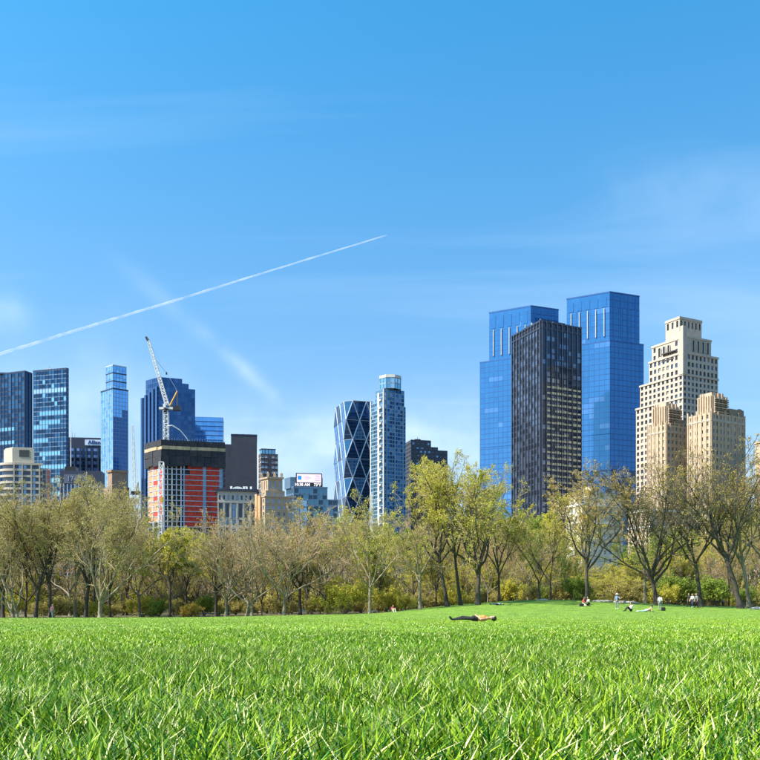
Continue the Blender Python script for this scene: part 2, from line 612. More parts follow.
class Bld:
    def __init__(s, name, label, cat, xl, xc, xr, D, aR, aL=None, group=None, depth=None):
        s.D = D
        aL = aR if aL is None else aL
        s.c = Vector((at(xc, D), D))
        s.dr = Vector((math.cos(R(aR)), math.sin(R(aR))))
        s.dl = Vector((-math.sin(R(aL)), math.cos(R(aL))))
        s.wr = s.U(xr)
        s.wl = s.V(xl) if depth is None else depth
        s.root = thing(name, label, cat, (s.c.x, s.c.y, BASE), 0, group)
        s.core, s.pane, s.mull = MB(), MB(), MB()
        s.wall, s.trim = MB(), MB()
        s.wins = []

    def _t(s, x, d):
        k = (x - CX) / FPX
        return (k * s.c.y - s.c.x) / (d.x - k * d.y)

    def U(s, x):
        return s._t(x, s.dr)

    def V(s, x):
        return s._t(x, s.dl)

    def Z(s, y, back=0.0):
        return zat(y, s.D + back) - BASE

    def P(s, u, v):
        return s.dr * u + s.dl * v

    def rect(s, u0, u1, v0, v1):
        return [s.P(u0, v0), s.P(u1, v0), s.P(u1, v1), s.P(u0, v1)]

    # a run of tilted glass panes with mullions and floor lines in front of a core
    def curtain(s, poly, z0, z1, fh, bay, choose, sp=0.5, mw=0.18, mo=0.22, tilt=0.0022, mats_off=0, sides=None, mmat=0, smat=1, vert=True, core=True):
        if core:
            s.core.prism(poly, z0, z1)
        n = len(poly)
        for e in range(n):
            if sides is not None and e not in sides:
                continue
            p0, p1 = poly[e], poly[(e + 1) % n]
            L = (p1 - p0).length
            d = (p1 - p0) / L
            nn = Vector((d.y, -d.x))
            ni, nj = max(1, round(L / bay)), max(1, round((z1 - z0) / fh))
            bw, bh = L / ni, (z1 - z0) / nj
            for j in range(nj):
                for i in range(ni):
                    mi = choose(e, i, j, ni, nj)
                    if mi is None:
                        continue
                    tx, tz = rb.gauss(0, tilt), rb.gauss(0, tilt)
                    pts = []
                    for (a, b) in ((0, 0), (1, 0), (1, 1), (0, 1)):
                        o = 0.10 + tx * (a - .5) * bw + tz * (b - .5) * bh
                        q = p0 + d * ((i + a) * bw) + nn * o
                        pts.append((q.x, q.y, z0 + (j + b) * bh))
                    s.pane.face(pts, mi)
            if sp:
                for j in range(nj + 1):
                    zc = z0 + j * bh
                    s.mull.bar(p0, p1, 0, L, max(z0, zc - sp / 2), min(z1, zc + sp / 2), 0, 0.16, smat)
            if vert:
                for i in range(ni + 1):
                    sc = min(max(i * bw, mw / 2), L - mw / 2)
                    s.mull.bar(p0, p1, sc - mw / 2, sc + mw / 2, z0, z1 + 0.003, 0, mo, mmat)

    # a masonry wall with real window openings; windows are set into them
    def punched(s, poly, z0, z1, fh, bay, ww, wh, depth=0.45, sides=(0, 3), cap=True, skip=None, wmat=0, sillz=None, margin=0.0):
        n = len(poly)
        for e in range(n):
            p0, p1 = poly[e], poly[(e + 1) % n]
            L = (p1 - p0).length
            d = (p1 - p0) / L
            nn = Vector((d.y, -d.x))

            def W(sx, z, o=0.0):
                q = p0 + d * sx + nn * o
                return (q.x, q.y, z)
            if e not in sides:
                s.wall.face([W(0, z0), W(L, z0), W(L, z1), W(0, z1)], wmat)
                continue
            ni, nj = max(1, round((L - 2 * margin) / bay)), max(1, round((z1 - z0) / fh))
            bw, bh = (L - 2 * margin) / ni, (z1 - z0) / nj
            w, h = ww * bw, wh * bh
            sill = (bh - h) * 0.42 if sillz is None else sillz
            zb = z0
            for j in range(nj):
                za, zt = z0 + j * bh + sill, z0 + j * bh + sill + h
                s.wall.face([W(0, zb), W(L, zb), W(L, za), W(0, za)], wmat)
                xb = 0.0
                for i in range(ni):
                    if skip and skip(e, i, j, ni, nj):
                        continue
                    xa = margin + i * bw + (bw - w) / 2
                    xt = xa + w
                    s.wall.face([W(xb, za), W(xa, za), W(xa, zt), W(xb, zt)], wmat)
                    k = -depth
                    s.wall.face([W(xa, za), W(xa, za, k), W(xa, zt, k), W(xa, zt)], wmat)
                    s.wall.face([W(xt, za, k), W(xt, za), W(xt, zt), W(xt, zt, k)], wmat)
                    s.wall.face([W(xa, za), W(xt, za), W(xt, za, k), W(xa, za, k)], wmat)
                    s.wall.face([W(xa, zt, k), W(xt, zt, k), W(xt, zt), W(xa, zt)], wmat)
                    q = p0 + d * ((xa + xt) / 2) + nn * (-depth + 0.01)
                    s.wins.append((q.x, q.y, za, math.atan2(d.y, d.x), w, h))
                    xb = xt
                s.wall.face([W(xb, za), W(L, za), W(L, zt), W(xb, zt)], wmat)
                zb = zt
            s.wall.face([W(0, zb), W(L, zb), W(L, z1), W(0, z1)], wmat)
        if cap:
            s.wall.face([(p.x, p.y, z1) for p in poly], wmat)

    def cornice(s, poly, z, h, out, name='cornice', m=None, edges=None):
        mb = MB()
        n = len(poly)
        for e in range(n):
            if edges is not None and e not in edges:
                continue
            p0, p1 = poly[e], poly[(e + 1) % n]
            L = (p1 - p0).length
            mb.bar(p0, p1, -out * 0.98, L + out * 0.98 - (0.01 if e % 2 else 0), z + 0.004 * (e % 2), z + h + 0.004 * (e % 2), -0.3, out + 0.003 * (e % 2))
        return mb.build(name, m, s.root)

    def part(s, name, mb, mats, parent=None, kind=None):
        return mb.build(name, mats, parent or s.root, kind)

    def finish_glass(s, core_mat, pane_mats, mull_mats):
        if s.core.v:
            s.part('shaft', s.core, core_mat)
        if s.pane.v:
            s.part('glazing', s.pane, pane_mats, kind='stuff')
        if s.mull.v:
            s.part('mullion_grid', s.mull, mull_mats, kind='stuff')

    def finish_stone(s, wall_mats, frame, pane_mats, nmax=250, mullion=True):
        if s.wall.v:
            s.part('wall', s.wall, wall_mats)
        ws = sorted(s.wins, key=lambda w: -w[2])
        cache = {}
        rest = MB()
        for k, (x, y, z, a, w, h) in enumerate(ws):
            pi = rb.choices(range(len(pane_mats)), [6, 3, 1.2][:len(pane_mats)])[0]
            key = (round(w, 2), round(h, 2), pi)
            if k < nmax:
                if key not in cache:
                    mb = MB()
                    window_faces(mb, (0, 0, 0), 0.0, w, h, mullion)
                    cache[key] = mb.mesh('window', [frame, pane_mats[pi]])
                o = obj('window', cache[key], s.root)
                o.location = (x, y, z)
                o.rotation_euler = (0, 0, a)
            else:
                window_faces(rest, (x, y, z), a, w, h, False)
        if rest.v:
            s.part('window_rows', rest, [frame, pane_mats[0]], kind='stuff')


def window_faces(mb, o, a, w, h, mullion=True):
    ca, sa = math.cos(a), math.sin(a)

    def W(x, y, z):
        return (o[0] + x * ca - y * sa, o[1] + x * sa + y * ca, o[2] + z)
    t = min(0.16, w * 0.1)
    x0, x1 = -w / 2, w / 2
    f = -0.10
    mb.face([W(x0, 0, 0), W(x1, 0, 0), W(x1, 0, h), W(x0, 0, h)], 1)
    for (a0, a1, b0, b1) in ((x0, x1, 0, t), (x0, x1, h - t, h), (x0, x0 + t, t, h - t), (x1 - t, x1, t, h - t)):
        mb.face([W(a0, f, b0), W(a1, f, b0), W(a1, f, b1), W(a0, f, b1)], 0)
    mb.face([W(x0 + t, f, t), W(x0 + t, 0, t), W(x0 + t, 0, h - t), W(x0 + t, f, h - t)], 0)
    mb.face([W(x1 - t, 0, t), W(x1 - t, f, t), W(x1 - t, f, h - t), W(x1 - t, 0, h - t)], 0)
    mb.face([W(x0 + t, f, t), W(x1 - t, f, t), W(x1 - t, 0, t), W(x0 + t, 0, t)], 0)
    mb.face([W(x0 - .08, -.42, -.16), W(x1 + .08, -.42, -.16), W(x1 + .08, -.42, .02), W(x0 - .08, -.42, .02)], 0)
    mb.face([W(x0 - .08, -.42, .02), W(x1 + .08, -.42, .02), W(x1 + .08, 0, .02), W(x0 - .08, 0, .02)], 0)
    if mullion:
        m = t * 0.4
        mb.face([W(-m, f, t), W(m, f, t), W(m, f, h - t), W(-m, f, h - t)], 0)
        mb.face([W(x0 + t, f * .9, h * .55 - m), W(x1 - t, f * .9, h * .55 - m), W(x1 - t, f * .9, h * .55 + m), W(x0 + t, f * .9, h * .55 + m)], 0)


def rnd(*opts):
    """chooser: pane kinds with weights"""
    k = [o[0] for o in opts]
    w = [o[1] for o in opts]
    return lambda e, i, j, ni, nj: rb.choices(k, w)[0]


# ------------------------------------------------------------------ 1: twin glass towers and the black slab
TW_L = glass('cobalt_glass', (0.042, 0.185, 0.43), 0.07, 0.35, 0.05)
TW_D = glass('deep_cobalt_glass', (0.039, 0.17, 0.405), 0.07, 0.35, 0.05)
TW_P = glass('pale_blue_glass', (0.09, 0.25, 0.53), 0.1, 0.4)
M_TWM = mat('blue_grey_mullion', (0.03, 0.11, 0.30), 0.4, 0.4)
M_FIN = mat('pale_stone_fin', (0.46, 0.47, 0.46), 0.5)


def twin_tower(label, xl, xc, xr, xl2, xr2, ytop, yset, D, ylow):
    B = Bld('glass_tower', label, 'skyscraper', xl2, xc, xr2, D, 21, 62, 'twin cobalt glass towers')
    zt, zs = B.Z(ytop), B.Z(yset)
    low = B.rect(0, B.wr, 0, B.wl)
    up = B.rect(1.2, B.U(xr), 1.2, B.V(xl))
    row = {}

    def ch(e, i, j, ni, nj):
        if (e, j) not in row:
            row[(e, j)] = (rb.choice((0, 0, 0, 1)), rb.randrange(ni), rb.choice((0, 0, 1, 3)))
        base, st, ln = row[(e, j)]
        if st <= i < st + ln and e == 3:
            return 2
        return rb.choices((0, 1), (6, 1))[0]
    B.curtain(low, 0, zs, 3.9, 3.6, ch, sp=0.4, mw=.16, mo=.18)
    B.curtain(up, zs, zt - 10, 3.9, 3.6, ch, sp=0.4, mw=.16, mo=.18)
    B.curtain(up, zt - 10, zt, 5.0, 3.0, rnd((1, 3), (0, 2)), sp=0.5, mw=0.10, mo=0.13)
    B.finish_glass(TW_D, [TW_L, TW_D, TW_P], [M_TWM, M_TWM])
    # tall slots under the crown, each with a stone fin
    p0, p1 = up[3], up[0]
    L = (p1 - p0).length
    n = 5
    for k in range(n):
        s0 = L * (k + 0.55) / (n + 0.2)
        f = MB()
        f.bar(p0, p1, s0 - .25, s0 + .25, zs + 4, zs + 24, 0.0, 0.9)
        f.build('fin', M_FIN, B.root)
        sl = MB()
        sl.bar(p0, p1, s0 - 1.6, s0 + 1.6, zs + 25, zt - 3, 0.0, 0.32)
        sl.build('slot', TW_D, B.root)
    q0, q1 = up[0], up[1]
    LQ = (q1 - q0).length
    for k in range(4):
        s0 = LQ * (k + 0.5) / 4
        sl = MB()
        sl.bar(q0, q1, s0 - .5, s0 + .5, zs + 3, zt - 2, 0.0, 0.35)
        sl.build('slot', TW_D, B.root)
    B.cornice(up, zt, 0.9, 0.25, 'parapet', M_TWM)
    B.cornice(low, zs, 0.8, 0.2, 'setback_ledge', M_TWM)
    # a belt of dark louvres
    for k in range(1, 3):
        bl = MB()
        z = zs * k / 3.0
        for (a, b) in ((low[3], low[0]), (low[0], low[1])):
            bl.bar(a, b, 0.2, (b - a).length - 0.2, z, z + 1.1, 0, 0.3)
        bl.build('louvre_band', TW_D, B.root)
    return B


twin_tower('cobalt blue glass tower half hidden behind the black gridded tower', 488, 531, 560, 480, 562, 306, 356, 670, 480)
twin_tower('tall cobalt blue glass tower beside the stepped limestone tower', 565.5, 610, 641, 563, 643.5, 292, 341, 640, 480)

B = Bld('podium_building', 'dark blue glass podium at the foot of the twin glass towers', 'building', 555, 611, 640, 612, 21, 62)
B.curtain(B.rect(0, B.wr, 0, B.wl), 0, B.Z(470), 4.2, 4.0, rnd((0, 3), (1, 2)), sp=0.8, mw=0.2)
B.finish_glass(TW_D, [TW_D, M_PANE_D], [M_TWM, M_TWM])
B.cornice(B.rect(0, B.wr, 0, B.wl), B.Z(470), 1.0, 0.4, 'parapet', M_TWM)

BK_D = glass('bronze_black_glass', (0.055, 0.07, 0.10), 0.07, 0.7)
BK_B = glass('slate_glass', (0.17, 0.22, 0.31), 0.08, 0.75)
BK_G = mat('gold_reflection', (0.78, 0.62, 0.36), 0.5, 0.1)
M_BKM = mat('black_anodised_pier', (0.045, 0.055, 0.09), 0.35, 0.35)
M_BKS = mat('grey_anodised_edge', (0.20, 0.22, 0.26), 0.35, 0.5)
B = Bld('black_tower', 'black gridded tower with gold reflections painted on its windows before the twin blue towers', 'skyscraper', 512, 541, 581.5, 540, 27, 23)
zt = B.Z(320)
poly = B.rect(0, B.wr, 0, B.wl)


GOLD = []


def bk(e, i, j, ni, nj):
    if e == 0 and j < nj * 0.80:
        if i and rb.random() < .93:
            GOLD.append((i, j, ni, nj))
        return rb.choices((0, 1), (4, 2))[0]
    return rb.choices((0, 1), (4, 2.2))[0]


B.curtain(poly, 0, zt - 5, 3.6, 3.3, bk, sp=1.0, mw=0.25, mo=0.3, mmat=0, smat=0)
B.core.prism(poly, zt - 5, zt)
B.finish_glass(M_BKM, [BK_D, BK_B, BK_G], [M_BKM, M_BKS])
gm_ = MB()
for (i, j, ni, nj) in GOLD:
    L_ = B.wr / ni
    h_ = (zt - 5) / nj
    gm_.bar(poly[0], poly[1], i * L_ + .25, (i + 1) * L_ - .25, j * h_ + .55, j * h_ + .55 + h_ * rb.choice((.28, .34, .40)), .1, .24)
gm_.build('gold_glint_strips', BK_G, B.root, 'stuff')  # strips paint gold reflections on the spandrels into the colour
for e, n in ((0, 8), (3, 10)):
    p0, p1 = poly[e], poly[(e + 1) % 4]
    L = (p1 - p0).length
    for k in range(n + 1):
        s0 = min(max(L * k / n, 0.5), L - 0.5)
        f = MB()
        f.bar(p0, p1, s0 - .26, s0 + .26, 0, zt + 0.01, 0.0, 0.6 + .003 * e, 0)
        f.bar(p0, p1, s0 - .14, s0 + .14, 0, zt - 0.5, 0.6, 0.72 + .003 * e, 1)
        f.build('pier', [M_BKM, M_BKS], B.root)
    for k in range(2):
        f = MB()
        f.bar(p0, p1, 0, L, zt - 5 + k * 3.9, zt - 4.1 + k * 3.9, 0.05, 0.5 + .003 * e)
        f.build('top_band', M_BKM, B.root)
ph = MB()
ph.prism(B.rect(B.wr * .15, B.wr * .75, B.wl * .2, B.wl * .8), zt, zt + 3.2)
ph.build('penthouse', M_BKM, B.root)
for k in range(7):
    f = MB()
    q = B.P(B.wr * rb.uniform(.05, .6), B.wl * rb.uniform(.05, .7))
    h = rb.uniform(2.5, 6.5)
    f.tube((q.x, q.y, zt), (q.x, q.y, zt + h), 0.22, 0.1, 5)
    f.cbox((q.x + .3, q.y, zt + h * .7), (1.2, .35, 1.1))
    f.build('antenna', M_WHITE, B.root)

# ------------------------------------------------------------------ 2: stepped limestone tower
M_LIME = mat('limestone', (0.45, 0.375, 0.315), 0.85, 0, 0.10, 0.35, 0.1)
B = Bld('limestone_tower', 'tall stepped limestone apartment tower with arched slots at its crown', 'skyscraper', 636, 683, 718, 505, 27, 30)
U, V, Z = B.U, B.V, B.Z
FH, BAY = 3.55, 3.2
z0, z1, z2, z3, z4, z5 = Z(470), Z(397), Z(374), Z(352), Z(336), Z(315)
wr, wl = B.wr, B.wl
tiers = [((0, wr, 0, wl), 0, z1), ((0, wr, 0, V(640)), z1, z2), ((0, wr, 0, V(649)), z2, z3)]
for (r, a, b) in tiers:
    B.punched(B.rect(*r), a, b, FH, BAY - .1, 0.54, 0.6, 0.5)
r4 = (1.5, wr * 0.80, 0, V(650))
p4 = B.rect(*r4)
r5 = (2.0, wr * 0.70, V(677), V(663))
p5 = B.rect(*r5)
B.punched(p4, z3, z4, 4.4, 4.2, 0.42, 0.6, 0.6, skip=lambda e, i, j, ni, nj: (e == 3 and i in (1, 2, 3)) or e == 0)
B.punched(p5, z4, z5, (z5 - z4) / 2, 3.0, 0.42, 0.62, 0.6, skip=lambda e, i, j, ni, nj: j == 0)
B.finish_stone([M_LIME], M_FRAME_D, [M_PANE_D, M_PANE_B, M_PANE_L], 290)
for (r, a, b) in tiers:
    B.cornice(B.rect(*r), b - 0.7, 1.1, 0.35, 'cornice', M_LIME)
B.cornice(p4, z4 - .6, 1.2, 0.3, 'cornice', M_LIME)
B.cornice(p5, z5 - .6, 1.4, 0.3, 'cornice', M_LIME)


def arch_slot(p0, p1, s, w, za, zb, name='arched_slot'):
    """dark tall opening with a round head, set in a raised stone surround"""
    d = (p1 - p0).normalized()
    nn = Vector((d.y, -d.x))

    def W(x, z, o):
        q = p0 + d * x + nn * o
        return (q.x, q.y, z)
    m = MB()
    r = w / 2
    pts = [(s - r, za), (s + r, za)] + [(s + r * math.cos(t), zb - r + r * math.sin(t)) for t in [math.pi * k / 8 for k in range(9)]]
    m.face([W(x, z, 0.06) for x, z in pts], 1)
    R2 = r + 0.45
    out = [(s - R2, za), (s + R2, za)] + [(s + R2 * math.cos(t), zb - r + R2 * math.sin(t)) for t in [math.pi * k / 8 for k in range(9)]]
    n = len(pts)
    for k in range(1, n):
        j = (k + 1) % n
        m.face([W(*out[k], 0.55), W(*out[j], 0.55), W(*pts[j], 0.55), W(*pts[k], 0.55)], 0)
        m.face([W(*pts[k], 0.55), W(*pts[j], 0.55), W(*pts[j], 0.06), W(*pts[k], 0.06)], 0)
        m.face([W(*out[j], 0.55), W(*out[k], 0.55), W(*out[k], 0.0), W(*out[j], 0.0)], 0)
    m.build(name, [M_LIME, M_PANE_D], B.root)


L4 = (p4[1] - p4[0]).length
for k in range(4):
    arch_slot(p4[0], p4[1], L4 * (0.30 + k * 0.185), 1.5, z3 + 1.2, z4 - 1.4)
L5 = (p5[0] - p5[3]).length
L43 = (p4[0] - p4[3]).length
for k in range(3):
    arch_slot(p4[3], p4[0], L43 * (0.25 + k * 0.14), 1.5, z3 + 2, z4 - 2.0, 'tall_slot')
# slender corner buttress that climbs past the setback
f = MB()
f.prism(B.rect(-0.6, 2.4, -0.6, 2.4), z2, z4 + 3)
f.prism(B.rect(-0.2, 1.9, -0.2, 1.9), z4 + 3, z4 + 6)
f.build('corner_buttress', M_LIME, B.root)
f = MB()
f.prism(B.rect(r5[0] + 1, r5[1] - 1, r5[2] + 1, r5[3] - 1), z5, z5 + 0.9)
f.build('roof', M_ROOF, B.root)
# terrace pergola with planting on the lit side
f = MB()
p0, p1 = p4[3], p4[0]
for k in range(6):
    f.bar(p0, p1, 9 + k * 1.6, 9.3 + k * 1.6, z2 + 11, z2 + 14.5, 0.2, 0.5)
f.bar(p0, p1, 8.6, 17.8, z2 + 14.5, z2 + 15.1, 0.1, 1.6)
f.bar(p0, p1, 8.6, 17.8, z2 + 10.2, z2 + 11, 0.1, 1.6)
f.build('balcony', M_FRAME_D, B.root)

# ------------------------------------------------------------------ 3: the two tan apartment towers in front of it
M_TAN = mat('tan_brick', (0.44, 0.325, 0.225), 0.88, 0, 0.12, 0.5, 0.1)
M_TANP = mat('rose_tan_brick', (0.46, 0.34, 0.25), 0.88, 0, 0.1, 0.5)
M_TAND = mat('dark_tan_louvre', (0.22, 0.17, 0.12), 0.8)


def art_deco(label, xl, xc, xr, xcl, xcr, ysh, ytop, D, stub=False):
    B = Bld('apartment_tower', label, 'apartment tower', xl, xc, xr, D, 30, 33, 'paired tan towers')
    zs, zt = B.Z(ysh), B.Z(ytop)
    main = B.rect(0, B.wr, 0, B.wl)
    B.punched(main, 0, zs, 3.15, 2.5, 0.46, 0.52, 0.35, margin=0.6)
    B.finish_stone([M_TAN], M_FRAME_L, [M_PANE_D, M_PANE_B, M_PANE_L], 240)
    # vertical brick ribs between the window columns
    for e, n in ((0, 5), (3, 5)):
        p0, p1 = main[e], main[(e + 1) % 4]
        L = (p1 - p0).length
        for k in range(n + 1):
            s0 = min(max(L * k / n, .3), L - .3)
            f = MB()
            f.bar(p0, p1, s0 - .28, s0 + .28, 0, zs + (0.6 if k % 2 else 1.6), 0.0, 0.30 + .003 * e)
            f.build('rib', M_TAN, B.root)
    B.cornice(main, zs - 3.6, 0.5, 0.2, 'string_course', M_FRAME_L)
    # crown: a smaller ribbed block with louvred corner
    cr = (0.10 * B.wr, B.U(xcr), 0.10 * B.wl, B.V(xcl))
    cp = B.rect(*cr)
    f = MB()
    f.prism(cp, zs, zt - 1.5)
    f.prism(B.rect(cr[0] + 1.2, cr[1] - 1.2, cr[2] + 1.2, cr[3] - 1.2), zt - 1.5, zt)
    cro = f.build('crown_block', M_TANP, B.root)
    for e, n in ((0, 4), (3, 6)):
        p0, p1 = cp[e], cp[(e + 1) % 4]
        L = (p1 - p0).length
        for k in range(n):
            s0 = L * (k + .5) / n
            f = MB()
            f.bar(p0, p1, s0 - .35, s0 + .35, zs, zt - (.4 if k in (1, 2) else 1.8), 0.0, 0.5 + .003 * e)
            f.build('rib', M_TAN, cro)
    p0, p1 = cp[0], cp[1]
    L = (p1 - p0).length
    for k in range(7):
        f = MB()
        z = zs + 0.6 + k * (zt - zs - 3) / 7
        f.bar(p0, p1, 0.1 * L, 0.98 * L, z, z + 0.42, 0.0, 0.95 + .01 * (k % 2))
        f.build('louvre', M_TAND if k % 2 else M_TANP, cro)
    sh = MB()
    sh.prism(B.rect(B.wr * .55, B.wr * .98, B.wl * .02, B.wl * .5), zs, zs + 3.0)
    sh.build('shoulder', M_TAND, B.root)
    if stub:
        m = MB()
        a = B.P(B.wr * 1.0, 0.8)
        for k in range(9):
            t0 = math.pi * k / 9
            t1 = math.pi * (k + 1) / 9
            c = B.wr * 0.865
            r = B.wr * 0.125
            q0, q1 = B.P(c - r * math.cos(t0), 0.4), B.P(c - r * math.cos(t1), 0.4)
            b0, b1 = B.P(c - r * math.cos(t0), 5), B.P(c - r * math.cos(t1), 5)
            h0, h1 = zs + 1.6 + r * .7 * math.sin(t0), zs + 1.6 + r * .7 * math.sin(t1)
            m.face([(q0.x, q0.y, zs), (q1.x, q1.y, zs), (q1.x, q1.y, h1), (q0.x, q0.y, h0)])
            m.face([(q0.x, q0.y, h0), (q1.x, q1.y, h1), (b1.x, b1.y, h1), (b0.x, b0.y, h0)])
        m.build('rounded_parapet', M_TAND, B.root)
    return B


art_deco('tan brick tower with ribbed crown standing directly before the limestone tower', 647, 666, 687, 650, 683, 424, 401, 410)
art_deco('larger tan brick tower with louvred crown and rounded stub parapet', 687.5, 711, 745, 694, 730, 412, 390, 395, True)

B = Bld('brick_apartment_block', 'tan apartment block with white cornice lines glimpsed through bare branches', 'apartment block', 628, 650, 704, 372, 20, 24)
r = B.rect(0, B.wr, 0, B.wl)
B.punched(r, 0, B.Z(511), 3.3, 2.8, 0.48, 0.55, 0.35)
B.finish_stone([M_TAN], M_FRAME_L, [M_PANE_D, M_PANE_L], 120)
B.cornice(r, B.Z(511), 0.8, 0.5, 'cornice', M_WHITE)
B.cornice(r, B.Z(527), 0.5, 0.3, 'string_course', M_WHITE)

M_CREAM = mat('cream_brick', (0.62, 0.55, 0.42), 0.85, 0, 0.1, 0.5)
B = Bld('cream_building', 'cream stepped apartment building behind trees below the tallest blue tower', 'apartment block', 566, 582, 623, 330, 24, 28)
U, V, Z = B.U, B.V, B.Z
B.punched(B.rect(0, B.wr, 0, B.wl), 0, Z(505), 3.0, 2.4, 0.5, 0.55, 0.35)
B.punched(B.rect(0, B.wr, 1, B.wl * .8), Z(505), Z(496), 3.0, 2.6, 0.5, 0.55, 0.35)
B.punched(B.rect(U(594), U(603), 1.5, 6), Z(496), Z(485), 4.0, 2.6, 0.4, 0.55, 0.35)
B.punched(B.rect(U(607), U(619), 1.5, 6), Z(496), Z(491), 2.2, 2.6, 0.4, 0.55, 0.35)
B.finish_stone([M_CREAM], M_WHITE, [M_PANE_D, M_PANE_B], 160)
B.cornice(B.rect(0, B.wr, 0, B.wl), Z(505) - .2, 0.6, 0.35, 'cornice', M_WHITE)
B.cornice(B.rect(0, B.wr, 0, B.wl), Z(523), 0.5, 0.3, 'string_course', M_WHITE)

B = Bld('tan_building', 'tan building cut off by the frame beyond the leaning tree', 'building', 755, 760, 800, 385, 20)
B.punched(B.rect(0, B.wr, 0, B.wl), 0, B.Z(443), 3.2, 2.8, 0.48, 0.55, 0.35)
B.finish_stone([M_TAN], M_FRAME_L, [M_PANE_D, M_PANE_L], 60)
B.cornice(B.rect(0, B.wr, 0, B.wl), B.Z(443), 0.8, 0.4, 'cornice', M_TAN)

# ------------------------------------------------------------------ 4: diagrid tower, slender tower, dark block
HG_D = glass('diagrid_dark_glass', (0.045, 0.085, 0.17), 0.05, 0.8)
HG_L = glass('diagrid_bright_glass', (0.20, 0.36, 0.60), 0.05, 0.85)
M_DIAG = mat('stainless_diagrid', (0.40, 0.45, 0.52), 0.35, 0.5, 0.05)
B = Bld('diagrid_tower', 'faceted glass tower of steel triangles with notched corners', 'skyscraper', 332, 346, 400, 765, 19)
P = [B.P(u, v) for (u, v) in ((0, 0), (48.8, 0), (48.8, 36.6), (0, 36.6))]
nodes = []
for lev in range(13):
    z = B.Z(400) - lev * 16.45
    row = []
    for e, n in ((0, 4), (1, 3), (2, 4), (3, 3)):
        p0, p1 = P[e], P[(e + 1) % 4]
        for i in range(n):
            t = (i + (0.5 if lev % 2 == 0 else 0.0)) / n
            q = p0 + (p1 - p0) * t
            row.append(Vector((q.x, q.y, z)))
    nodes.append(row)
N = 14
core = MB()
floors = MB()
for lev in range(12):
    a, b = nodes[lev], nodes[lev + 1]
    if b[0].z < 0:
        break
    for i in range(N):
        j = (i + 1) % N
        if lev % 2 == 0:        # upper row is the half-step row
            tri = ((a[i], b[i], b[j]), (a[i], b[j], a[j]))
        else:
            tri = ((a[i], b[i], a[j]), (b[i], b[j], a[j]))
        for t in tri:
            c = (t[0] + t[1] + t[2]) / 3
            nv = (t[1] - t[0]).cross(t[2] - t[0]).normalized()
            mid = Vector((P[0] + P[2]) / 2)
            if nv.x * (c.x - mid.x) + nv.y * (c.y - mid.y) < 0:
                nv = -nv
                t = (t[0], t[2], t[1])
            m = MB()
            tl = nv * 0.0
            m.face([c + (p - c) * 0.97 + nv * 0.15 for p in t], 0)
            for k in range(3):
                p, q = c + (t[k] - c) * 0.97, c + (t[(k + 1) % 3] - c) * 0.97
                m.face([p - nv * 0.2, q - nv * 0.2, q + nv * 0.15, p + nv * 0.15], 0)
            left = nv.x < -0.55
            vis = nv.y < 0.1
            bright = (left and rb.random() < 0.6) or rb.random() < 0.10  # brighter panes put the light on the left facets into the colour
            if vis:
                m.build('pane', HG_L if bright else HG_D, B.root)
                # floor lines inside each triangle
                for k in range(1, 4):
                    zz = max(p.z for p in t) - 16.45 * k / 4
                    xs_ = []
                    for w in range(3):
                        p, q = t[w], t[(w + 1) % 3]
                        if (p.z - zz) * (q.z - zz) < 0:
                            xs_.append(p + (q - p) * ((zz - p.z) / (q.z - p.z)))
                    if len(xs_) == 2:
                        floors.tube(xs_[0] + nv * 0.12, xs_[1] + nv * 0.12, 0.11, n=4)
            else:
                for q in m.f:
                    core.face([m.v[k] for k in q])
    for i in range(N):
        j = (i + 1) % N
        vis = a[i].y < 34
        if vis:
            segs_ = ((a[i], b[i]), (a[i], b[j])) if lev % 2 == 0 else ((a[i], b[i]), (a[i], b[i - 1]))
            for (p, q) in segs_:
                m = MB()
                m.tube(p, q, 0.48, n=6)
                m.build('diagonal_strut', M_DIAG, B.root)
            m = MB()
            m.tube(a[i], a[j], 0.36, n=6)
            m.build('ring_beam', M_DIAG, B.root)
core.face([p for p in nodes[0]])
core.build('core_glazing', HG_D, B.root, 'stuff')
floors.build('floor_line', M_TWM, B.root, 'stuff')
m = MB()
q = B.P(18, 10)
m.cbox((q.x, q.y, B.Z(400) + 1.0), (14, 9, 2))
m.tube((q.x, q.y, B.Z(400)), (q.x, q.y, B.Z(400) + 6), .25, .12)
m.build('roof_plant', M_STEEL, B.root)

SL_B = glass('aqua_glass', (0.19, 0.41, 0.55), 0.07, 0.8)
SL_D = glass('deep_aqua_glass', (0.08, 0.20, 0.32), 0.07, 0.8)
SL_P = glass('silver_glass', (0.45, 0.60, 0.70), 0.12, 0.8)
M_SLM = mat('cream_concrete', (0.66, 0.64, 0.56), 0.7)
M_SLG = mat('grey_blue_spandrel', (0.24, 0.34, 0.42), 0.5, 0.2)
B = Bld('slender_tower', 'slender aqua glass apartment tower with octagonal top', 'skyscraper', 370.5, 384, 406, 720, 32)
U, V, Z = B.U, B.V, B.Z
ch = rnd((0, 4), (1, 4), (2, 1.6))
main = B.rect(0, B.wr * .97, 0, B.wl)
B.curtain(main, 0, Z(404), 3.1, 2.6, ch, sp=0.75, mw=0.25, mo=0.3)
B.curtain(B.rect(0, U(404), 0, V(371.5)), Z(404), Z(396), 3.1, 2.6, ch, sp=0.75, mw=0.25, mo=0.3)
B.curtain(B.rect(0, U(404), 0, V(376)), Z(396), Z(388), 3.1, 2.6, ch, sp=0.75, mw=0.25, mo=0.3)
cc = B.P((U(404)) * .48, V(376) * .42)
rr = 9.0
octo = [Vector((cc.x + rr * math.cos(R(22.5 + 45 * k)), cc.y + rr * math.sin(R(22.5 + 45 * k)))) for k in range(8)]
